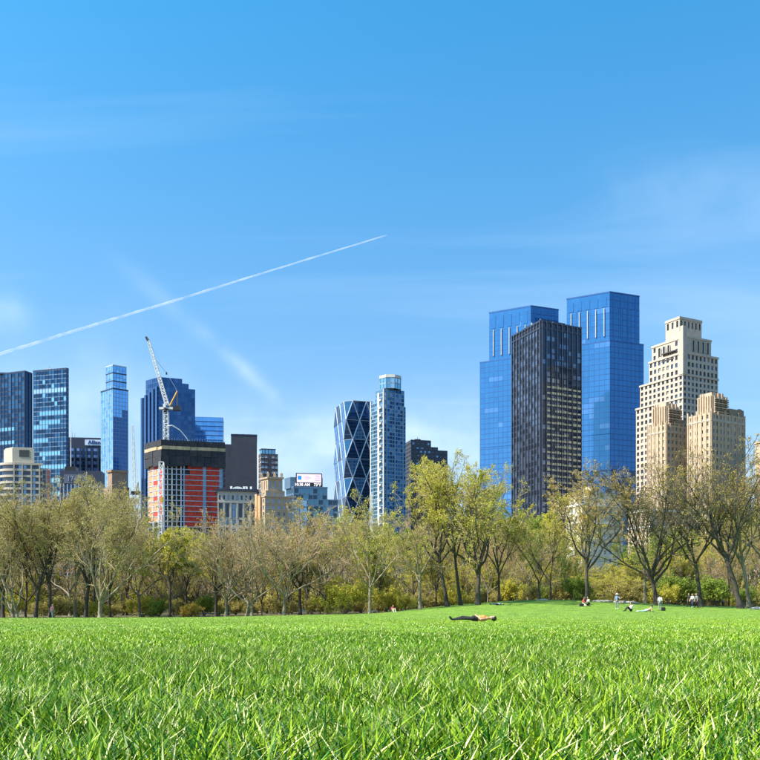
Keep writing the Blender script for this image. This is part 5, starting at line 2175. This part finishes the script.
while px < 775:
    D = rs_.uniform(127, 150)
    if px < 130:
        w = (2, 5, .6, 0, .6)
    elif px < 330:
        w = (3, 5, .6, 0, .6)
    else:
        w = (4, 4, 2, 0, .3)
    w = np.array(w) / sum(w)
    ip = rs_.choice(5, p=w)
    me = (SY, SO, SG, SE, SA)[ip]
    x = px + rs_.uniform(-4, 4)
    plant_shrub(where('low ' + ('yellow-green', 'olive', 'green', 'evergreen', 'amber')[ip] + ' shrub at the wood edge', x), x, D, me, rs_.uniform(.5, .9), rs_.uniform(0, 6.28), 'shrubs in the undergrowth')
    px += 15.5
# taller thicket in the depth of the wood, so that the wood closes behind the trunks
px = -20.0
while px < 780:
    D = rs_.uniform(200, 255)
    ip = rs_.integers(0, 4)
    me = (SO, SO, SY, SG)[ip]
    x = px + rs_.uniform(-4, 4)
    plant_shrub(where('hazy ' + ('olive', 'olive', 'yellow', 'green')[ip] + ' thicket far inside the wood', x), x, D, me, rs_.uniform(1.8, 2.7), rs_.uniform(0, 6.28), 'thickets inside the wood', 'thicket')
    px += 15
# mid-height saplings between the rows
px = -14.0
while px < 775:
    D = rs_.uniform(142, 172)
    ip = rs_.choice(6, p=(.1, .1, .4, .05, .1, .25) if px > 330 else (.25, .2, .25, .15, .15, 0))
    me = PROTO[ip]
    x = px + rs_.uniform(-4, 4)
    s_ = rs_.uniform(.42, .62)
    plant_tree('sapling', where('small ' + TKIND[ip].replace('tall ', '') + ' sapling among the trunks', x), x, D, me[1], rs_.uniform(0, 6.28), s_, 'saplings among the trunks', sx=s_ * rs_.uniform(.8, 1.1))
    px += 14

# ------------------------------------------------------------------ people
SKIN = mat('skin', (0.50, 0.31, 0.21), 0.6, 0, .06, 6)
HAIR_D = mat('dark_hair', (0.025, 0.018, 0.014), 0.7, 0, .2, 20)
HAIR_B = mat('brown_hair', (0.10, 0.055, 0.03), 0.7, 0, .2, 20)
CL = {}


def cloth(name, col):
    if name not in CL:
        CL[name] = mat(name + '_cloth', col, .85, 0, .12, 9, .15)
    return CL[name]


BLACKC = cloth('black', (.018, .018, .022))
WHITEC = cloth('white', (.78, .77, .74))
BLUEC = cloth('blue', (.12, .25, .55))
GREYC = cloth('grey', (.22, .23, .25))
PALEB = cloth('pale_blue', (.45, .58, .72))
PINKC = cloth('pink', (.62, .22, .30))
REDC = cloth('red', (.55, .06, .06))
CREAMC = cloth('cream', (.62, .55, .44))
ORANGEC = cloth('orange', (.70, .28, .08))
NAVYC = cloth('navy', (.03, .05, .12))
TEALC = cloth('teal', (.08, .24, .26))


def stand(arm=None, stride=0.0):
    j = dict(hip=(0, 0, .93), chest=(0, 0, 1.27), neck=(0, 0, 1.46), head=(0, -.02, 1.61))
    for s, n in ((-1, 'R'), (1, 'L')):
        st = stride * s
        j['sh' + n] = (.18 * s, 0, 1.40)
        j['el' + n] = (.235 * s, .03 - st * .3, 1.13)
        j['ha' + n] = (.24 * s, -.06 - st * .5, .90)
        j['hp' + n] = (.09 * s, 0, .92)
        j['kn' + n] = (.10 * s, -.04 + st * .5, .50)
        j['an' + n] = (.10 * s, .02 + st, .09)
        j['to' + n] = (.11 * s, -.14 + st, .04)
    if arm:
        j.update(arm)
    return j


def sit():
    j = dict(hip=(0, 0, .13), chest=(0, .10, .50), neck=(0, .06, .68), head=(0, 0, .82))
    for s, n in ((-1, 'R'), (1, 'L')):
        j['sh' + n] = (.18 * s, .08, .62)
        j['el' + n] = (.26 * s, -.10, .42)
        j['ha' + n] = (.10 * s, -.36, .44)
        j['hp' + n] = (.09 * s, -.02, .14)
        j['kn' + n] = (.13 * s, -.42, .50)
        j['an' + n] = (.13 * s, -.66, .09)
        j['to' + n] = (.14 * s, -.84, .04)
    return j


def kneel():
    j = dict(hip=(0, .08, .30), chest=(0, .04, .66), neck=(0, 0, .84), head=(0, -.05, .99))
    for s, n in ((-1, 'R'), (1, 'L')):
        j['sh' + n] = (.18 * s, .02, .78)
        j['el' + n] = (.24 * s, -.04, .54)
        j['ha' + n] = (.14 * s, -.25, .42)
        j['hp' + n] = (.09 * s, .06, .28)
        j['kn' + n] = (.14 * s, -.30, .09)
        j['an' + n] = (.12 * s, .14, .08)
        j['to' + n] = (.12 * s, .28, .05)
    return j


def supine():
    j = dict(hip=(0, 0, .13), chest=(.40, 0, .14), neck=(.60, 0, .14), head=(.76, 0, .15))
    for s, n in ((-1, 'R'), (1, 'L')):
        j['sh' + n] = (.54, .18 * s, .13)
        j['el' + n] = (.27, .30 * s, .10)
        j['ha' + n] = (.14, .12 * s, .22)
        j['hp' + n] = (-.02, .09 * s, .13)
        j['kn' + n] = (-.44, .11 * s, .19 if s > 0 else .13)
        j['an' + n] = (-.86, .13 * s, .09)
        j['to' + n] = (-.95, .17 * s, .20)
    return j


def prone_propped():
    j = dict(hip=(0, 0, .13), chest=(.38, 0, .26), neck=(.54, 0, .42), head=(.63, 0, .56))
    for s, n in ((-1, 'R'), (1, 'L')):
        j['sh' + n] = (.50, .18 * s, .36)
        j['el' + n] = (.52, .24 * s, .06)
        j['ha' + n] = (.76, .12 * s, .05)
        j['hp' + n] = (-.02, .09 * s, .13)
        j['kn' + n] = (-.44, .11 * s, .09)
        j['an' + n] = (-.84, .13 * s, .10)
        j['to' + n] = (-1.0, .15 * s, .05)
    return j


def ball(mb, c, r, n=8):
    c = Vector(c)
    if not isinstance(r, (tuple, list)):
        r = (r, r, r)
    rows = []
    for i in range(1, n):
        t = math.pi * i / n
        rows.append([c + Vector((r[0] * math.sin(t) * math.cos(p), r[1] * math.sin(t) * math.sin(p), r[2] * math.cos(t))) for p in [2 * math.pi * k / n for k in range(n)]])
    i0 = len(mb.v)
    for rw in rows:
        mb.v += [tuple(p) for p in rw]
    for a in range(len(rows) - 1):
        for k in range(n):
            k2 = (k + 1) % n
            mb.f.append((i0 + a * n + k, i0 + (a + 1) * n + k, i0 + (a + 1) * n + k2, i0 + a * n + k2))
            mb.m.append(0)
    mb.f.append(tuple(i0 + k for k in range(n)))
    mb.f.append(tuple(i0 + (len(rows) - 1) * n + k for k in range(n))[::-1])
    mb.m += [0, 0]


def person(label, px, D, j, top, legs, shoes, hair, rz=0.0, face=(0, -1, 0), voxel=.018, bare=(), hat=None, h=1.0, long=False, group=None, slim=1.0, sink=0.0):
    """one continuous body grown round a posed skeleton; clothing is a change of material on it"""
    J = {k: Vector(v) for k, v in j.items()}
    seg = []                                # a, b, ra, rb, zone

    def S(a, b, ra, rb, zone):
        seg.append((Vector(a), Vector(b), ra * slim, rb * slim, zone))
    S(J['hip'], J['hip'].lerp(J['chest'], .5), .150, .135, 'legs' if 'belly' not in bare else 'legs')
    S(J['hip'].lerp(J['chest'], .4), J['chest'], .135, .165, 'top')
    S(J['chest'], J['chest'].lerp(J['neck'], .6), .160, .10, 'top')
    S(J['shR'], J['shL'], .068, .068, 'top')
    S(J['chest'].lerp(J['neck'], .5), J['head'], .058, .055, 'skin')
    up = (J['head'] - J['neck']).normalized()
    fc = Vector(face)
    fc = (fc - up * fc.dot(up)).normalized()
    sd = up.cross(fc)
    hc = J['head'] + up * .02
    S(hc - up * .035, hc + up * .05, .082, .098, 'skin')
    S(hc - up * .075 + fc * .03, hc - up * .05 + fc * .035, .055, .06, 'skin')         # jaw
    S(hc + fc * .09 + up * .01, hc + fc * .115 - up * .022, .012, .018, 'skin')        # nose
    for s in (-1, 1):
        S(hc + sd * .095 * s + up * .02, hc + sd * .098 * s - up * .02, .02, .016, 'skin')   # ear
    for n in 'RL':
        z = 'skin' if 'arms' in bare else 'top'
        S(J['sh' + n], J['el' + n], .056, .044, z)
        S(J['el' + n], J['ha' + n], .043, .031, 'skin')
        f = (J['ha' + n] - J['el' + n]).normalized()
        side = f.cross(up if abs(f.dot(up)) < .9 else fc).normalized()
        p0 = J['ha' + n]
        S(p0, p0 + f * .075, .034, .036, 'skin')
        for k, (o, ln) in enumerate(((-.033, .060), (-.011, .075), (.011, .082), (.033, .072))):
            b = p0 + f * .085 + side * o
            m1 = b + f * ln * .55
            S(b, m1, .012, .011, 'skin')
            S(m1, m1 + (f * .8 - fc * -.3).normalized() * ln * .5, .011, .009, 'skin')
        S(p0 + f * .03 + side * .035, p0 + f * .075 + side * .068, .014, .011, 'skin')
        S(J['hp' + n], J['kn' + n], .090, .062, 'legs')
        S(J['kn' + n], J['an' + n], .060, .042, 'skin' if 'calves' in bare else 'legs')
        S(J['an' + n], J['to' + n], .045, .038, 'shoes')
    mb = MB()
    for a, b, ra, rb_, z in seg:
        if (b - a).length > 1e-4:
            mb.tube(a, b, ra, rb_, 10)
        ball(mb, a, ra)
        ball(mb, b, rb_)
    me0 = mb.mesh('body_source', [SKIN])
    tmp = bpy.data.objects.new('body_source', me0)
    COL.objects.link(tmp)
    md = tmp.modifiers.new('r', 'REMESH')
    md.mode = 'VOXEL'
    md.voxel_size = voxel
    sm = tmp.modifiers.new('s', 'SMOOTH')
    sm.iterations = 2
    dg = bpy.context.evaluated_depsgraph_get()
    me = bpy.data.meshes.new_from_object(tmp.evaluated_get(dg))
    bpy.data.objects.remove(tmp)
    me.name = 'body'
    me.materials.clear()
    zones = {'skin': SKIN, 'top': top, 'legs': legs, 'shoes': shoes}
    zl = list(zones)
    for z in zl:
        me.materials.append(zones[z])
    nf = len(me.polygons)
    C = np.zeros(nf * 3)
    me.polygons.foreach_get('center', C)
    C = C.reshape(-1, 3)
    best = np.full(nf, 1e9)
    idx = np.zeros(nf, int)
    for a, b, ra, rb_, z in seg:
        a_, d_ = np.array(a), np.array(b - a)
        L2 = max((d_ ** 2).sum(), 1e-9)
        t = np.clip(((C - a_) @ d_) / L2, 0, 1)
        dist = np.linalg.norm(C - a_ - t[:, None] * d_, axis=1) - (ra * (1 - t) + rb_ * t)
        m = dist < best
        best[m] = dist[m]
        idx[m] = zl.index(z)
    me.polygons.foreach_set('material_index', idx.astype(np.int32))
    me.polygons.foreach_set('use_smooth', np.full(nf, True))
    X = at(px, D)
    t = thing('person', label, 'person', (X, D, gz(X, D) + .01 - sink), rz, group)
    t.scale = (h, h, h)
    obj('body', me, t)
    # hair: a shell over the back and crown of the head
    hb = MB()
    ball(hb, hc + up * .035 - fc * .018, .112, 10)
    if long:
        for q in range(4):
            ball(hb, hc - up * (.02 + .05 * q) - fc * .06, .085 - .008 * q, 8)
    keep = [q for q in range(len(hb.f)) if (sum((Vector(hb.v[i]) - hc for i in hb.f[q]), Vector()) / len(hb.f[q])).dot(fc) < .045 + max(0, (sum((Vector(hb.v[i]) - hc for i in hb.f[q]), Vector()) / len(hb.f[q])).dot(up) - .05) * 1.2]
    hb.f = [hb.f[q] for q in keep]
    hb.m = [0] * len(hb.f)
    hb.build('hair', hair, t, smooth=True)
    if hat:
        hm = MB()
        o = hc + up * .075
        hm.tube(o, o + up * .10, .108, .085, 14)
        hm.tube(o - up * .005, o + up * .012, .19, .18, 18)
        hm.build('hat', hat, t)
    return t


person('person lying on the grass in black trousers, closest of all the sunbathers', 473.5, 36, supine(), ORANGEC, BLACKC, BLACKC, HAIR_D, 0, (0, 0, 1), .012, ('arms',), slim=.84, sink=.02)
person('person in teal lying near the crest of the grassy rise', 497, 113, supine(), TEALC, NAVYC, BLACKC, HAIR_D, .15, (0, 0, 1))
person('person in red sitting at the lawn edge below the pale barked tree', 393, 117, sit(), REDC, CREAMC, WHITEC, HAIR_D, R(20))
person('person in red top kneeling on the rise beside one in black', 584, 108, kneel(), REDC, CREAMC, WHITEC, HAIR_B, R(70))
person('person in cream top and black trousers kneeling on the rise', 588.3, 108.3, kneel(), CREAMC, BLACKC, BLACKC, HAIR_D, R(-70), long=True)
person('person standing in blue shirt and white hat beside the seated pair', 617, 102, stand({'elL': (.30, -.12, 1.20), 'haL': (.50, -.22, 1.28)}), BLUEC, GREYC, WHITEC, HAIR_B, R(-15), hat=WHITEC, bare=('arms',))
person('person in white sitting with knees up in black trousers', 631, 95, sit(), WHITEC, BLACKC, BLACKC, HAIR_D, R(-78), long=True)
person('shirtless person propped on elbows in pale blue trousers', 646, 94, prone_propped(), SKIN, PALEB, WHITEC, HAIR_D, .08, (1, 0, -.2), bare=('arms',))
person('person standing in white shirt and grey trousers beside the bushy bare tree', 660, 101, stand(None, .08), WHITEC, GREYC, BLACKC, HAIR_D, R(160))
person('distant person in blue beyond the railing', 669.5, 142, stand(None, .15), BLUEC, NAVYC, BLACKC, HAIR_B, R(80))
person('person in black walking beside one in white by the railing', 689, 115, stand(None, .2), BLACKC, BLACKC, BLACKC, HAIR_D, R(-60))
person('person in white shirt walking in the group of three by the railing', 692.5, 114.5, stand(None, -.18), WHITEC, NAVYC, WHITEC, HAIR_D, R(-60))
person('person in dark grey walking last in the group of three', 696.5, 115.5, stand(None, .18), GREYC, BLACKC, BLACKC, HAIR_B, R(-60))
person('person in pink top standing at the edge of the wood under dark trees', 52.5, 112, stand(None, .1), PINKC, GREYC, BLACKC, HAIR_B, R(60))
person('distant person in white beyond the railing under the leaning tree', 723, 139, stand(None, .12), WHITEC, NAVYC, BLACKC, HAIR_D, R(100))


def bag(label, px, D, w, hgt, m, dz=0.0):
    X = at(px, D)
    t = thing('bag', label, 'bag', (X, D, gz(X, D) + dz))
    b = MB()
    prof = [(-w / 2, 0), (w / 2, 0), (w * .55, hgt * .5), (w * .42, hgt * .92), (-w * .42, hgt * .92), (-w * .55, hgt * .5)]
    n = len(prof)
    for (y0, sc0), (y1, sc1) in (((-.13, .8), (-.09, 1)), ((-.09, 1), (.09, 1)), ((.09, 1), (.13, .8))):
        for k in range(n):
            k2 = (k + 1) % n
            b.face([(prof[k][0] * sc0, y0, prof[k][1] * sc0), (prof[k2][0] * sc0, y0, prof[k2][1] * sc0), (prof[k2][0] * sc1, y1, prof[k2][1] * sc1), (prof[k][0] * sc1, y1, prof[k][1] * sc1)])
    b.face([(x * .8, -.13, z * .8) for x, z in prof])
    b.face([(x * .8, .13, z * .8) for x, z in prof][::-1])
    b.build('pouch', m, t)
    s = MB()
    for k in range(7):
        a0, a1 = math.pi * k / 7, math.pi * (k + 1) / 7
        s.tube((w * .3 * math.cos(a0), 0, hgt * .88 + .16 * math.sin(a0)), (w * .3 * math.cos(a1), 0, hgt * .88 + .16 * math.sin(a1)), .016, .016, 5)
    s.build('strap', m, t)


bag('dark bag on the grass beside the kneeling person in red', 581.6, 107.6, .5, .38, BLACKC)
bag('black bag on the grass beside the standing person in white shirt', 663.3, 100.6, .42, .45, BLACKC)


# ------------------------------------------------------------------ rocks, path and railing
M_ROCK = mat('grey_schist', (0.42, 0.38, 0.33), 0.9, 0, .3, 1.5, .6)


def rock(label, px, D, sx, sy, sz, seed):
    rng = np.random.default_rng(seed)
    b = MB()
    ball(b, (0, 0, 0), (sx, sy, sz), 14)
    for i, v in enumerate(b.v):
        w = Vector(v)
        n = .82 + .30 * math.sin(w.x * 2.1 / sx + seed) * math.cos(w.y * 2.7 / sy + 2 * seed) + rng.normal(0, .05)
        b.v[i] = (w.x * n, w.y * n, w.z * n)
    X = at(px, D)
    o = b.build('rock', M_ROCK)
    o.location = (X, D, gz(X, D) + sz * .15)
    tag(o, label, 'rock', 'rock outcrops on the rise')


rock('small pale flat rock at the top of the grassy rise', 543, 120, .9, .5, .22, 1)
rock('long pale flat rock outcrop behind the kneeling pair', 601, 120, 1.6, .8, .28, 2)
rock('pale flat rock outcrop behind the standing person in white hat', 627, 120, 2.2, .8, .28, 3)
rock('reddish pale rock at the foot of the leaning tree by the frame edge', 757, 113, 1.2, .7, .28, 4)

M_PATH = mat('asphalt_path', (0.20, 0.19, 0.18), .9, 0, .15, .8)
xs_p = np.linspace(8, 110, 60)
ctr = 136 + 4 * np.sin(xs_p * .05)
V = []
for x, c in zip(xs_p, ctr):
    for dy in (-1.6, 0, 1.6):
        V.append((x, c + dy, gz(x, c + dy) + .03))
F = []
for i in range(len(xs_p) - 1):
    for k in range(2):
        a = i * 3 + k
        F.append((a, a + 3, a + 4, a + 1))
obj('path', np_mesh('path', np.array(V), np.array(F)[:, ::-1], [M_PATH]), None, 'structure')

K = thing('railing', 'low black park railing along the path behind the walking group', 'railing', (at(650, 131), 131, gz(at(650, 131), 131)))
o0 = Vector(K.location)
xa, xb = at(648, 131), at(800, 131)
n = 15
prev = None
for k in range(n + 1):
    x = xa + (xb - xa) * k / n
    y = 131 + 1.2 * math.sin((x - xa) * .08)
    p = Vector((x, y, gz(x, y))) - o0
    m = MB()
    m.tube(p - Vector((0, 0, .1)), p + Vector((0, 0, 1.05)), .035, .035, 6)
    ball(m, p + Vector((0, 0, 1.08)), .055, 6)
    m.build('post', M_BLACK, K)
    if prev is not None:
        for hz, r in ((.98, .028), (.18, .022)):
            m = MB()
            m.tube(prev + Vector((0, 0, hz)), p + Vector((0, 0, hz)), r, r, 5)
            m.build('rail', M_BLACK, K)
        m = MB()
        for q in range(1, 9):
            w = prev.lerp(p, q / 9)
            m.tube(w + Vector((0, 0, .18)), w + Vector((0, 0, .98)), .012, .012, 4)
        m.build('balusters', M_BLACK, K, 'stuff')
    prev = p


# ------------------------------------------------------------------ vapour trail
def vapour():
    m = bpy.data.materials.new('ice_vapour')
    m.use_nodes = True
    nt = m.node_tree
    b = nt.nodes['Principled BSDF']
    b.inputs['Base Color'].default_value = (.95, .96, 1, 1)
    b.inputs['Roughness'].default_value = 1
    b.inputs['Specular IOR Level'].default_value = 0
    tr = nt.nodes.new('ShaderNodeBsdfTranslucent')
    tr.inputs['Color'].default_value = (.95, .96, 1, 1)
    m1 = nt.nodes.new('ShaderNodeMixShader')
    m1.inputs[0].default_value = .5
    nt.links.new(b.outputs[0], m1.inputs[1])
    nt.links.new(tr.outputs[0], m1.inputs[2])
    tp = nt.nodes.new('ShaderNodeBsdfTransparent')
    m2 = nt.nodes.new('ShaderNodeMixShader')
    tc = nt.nodes.new('ShaderNodeTexCoord')
    no = nt.nodes.new('ShaderNodeTexNoise')
    no.inputs['Scale'].default_value = .0022
    no.inputs['Detail'].default_value = 5
    nt.links.new(tc.outputs['Object'], no.inputs['Vector'])
    rp = nt.nodes.new('ShaderNodeValToRGB')
    rp.color_ramp.elements[0].position = .30
    rp.color_ramp.elements[0].color = (.03, .03, .03, 1)
    rp.color_ramp.elements[1].position = .75
    rp.color_ramp.elements[1].color = (.17, .17, .17, 1)
    nt.links.new(no.outputs['Fac'], rp.inputs[0])
    nt.links.new(rp.outputs[0], m2.inputs[0])
    nt.links.new(tp.outputs[0], m2.inputs[1])
    nt.links.new(m1.outputs[0], m2.inputs[2])
    nt.links.new(m2.outputs[0], nt.nodes['Material Output'].inputs['Surface'])
    return m


A = Vector((at(387, 22000), 22000, zat(235, 22000)))
Bq = Vector((at(-60, 34500), 34500, A.z))
Kn = 150
t_ = np.linspace(0, 1, Kn)
rng = np.random.default_rng(3)
pts = (np.array(A)[None] * (1 - t_[:, None]) + np.array(Bq)[None] * t_[:, None])
wob = np.cumsum(rng.normal(0, 1, (Kn, 3)), 0)
pts = pts + wob * (0.6 + 2.5 * t_[:, None])
VM = vapour()
V, F, off = [], [], 0
for ly, f in enumerate((1.0, .68, .38)):        # nested sleeves: densest at the core
    rad = (13 + 48 * t_ ** .9) * (1 + .10 * rng.normal(size=Kn)) * f
    rad[0] = 3
    v, q = tubes((pts - np.array(A)[None])[None], rad[None], 12)
    V.append(v)
    F.append(q + off)
    off += len(v)
ct = obj('contrail', np_mesh('contrail', np.concatenate(V), np.concatenate(F), [VM], smooth=True))
ct.location = A
tag(ct, 'thin white vapour trail slanting across the blue sky', 'contrail')
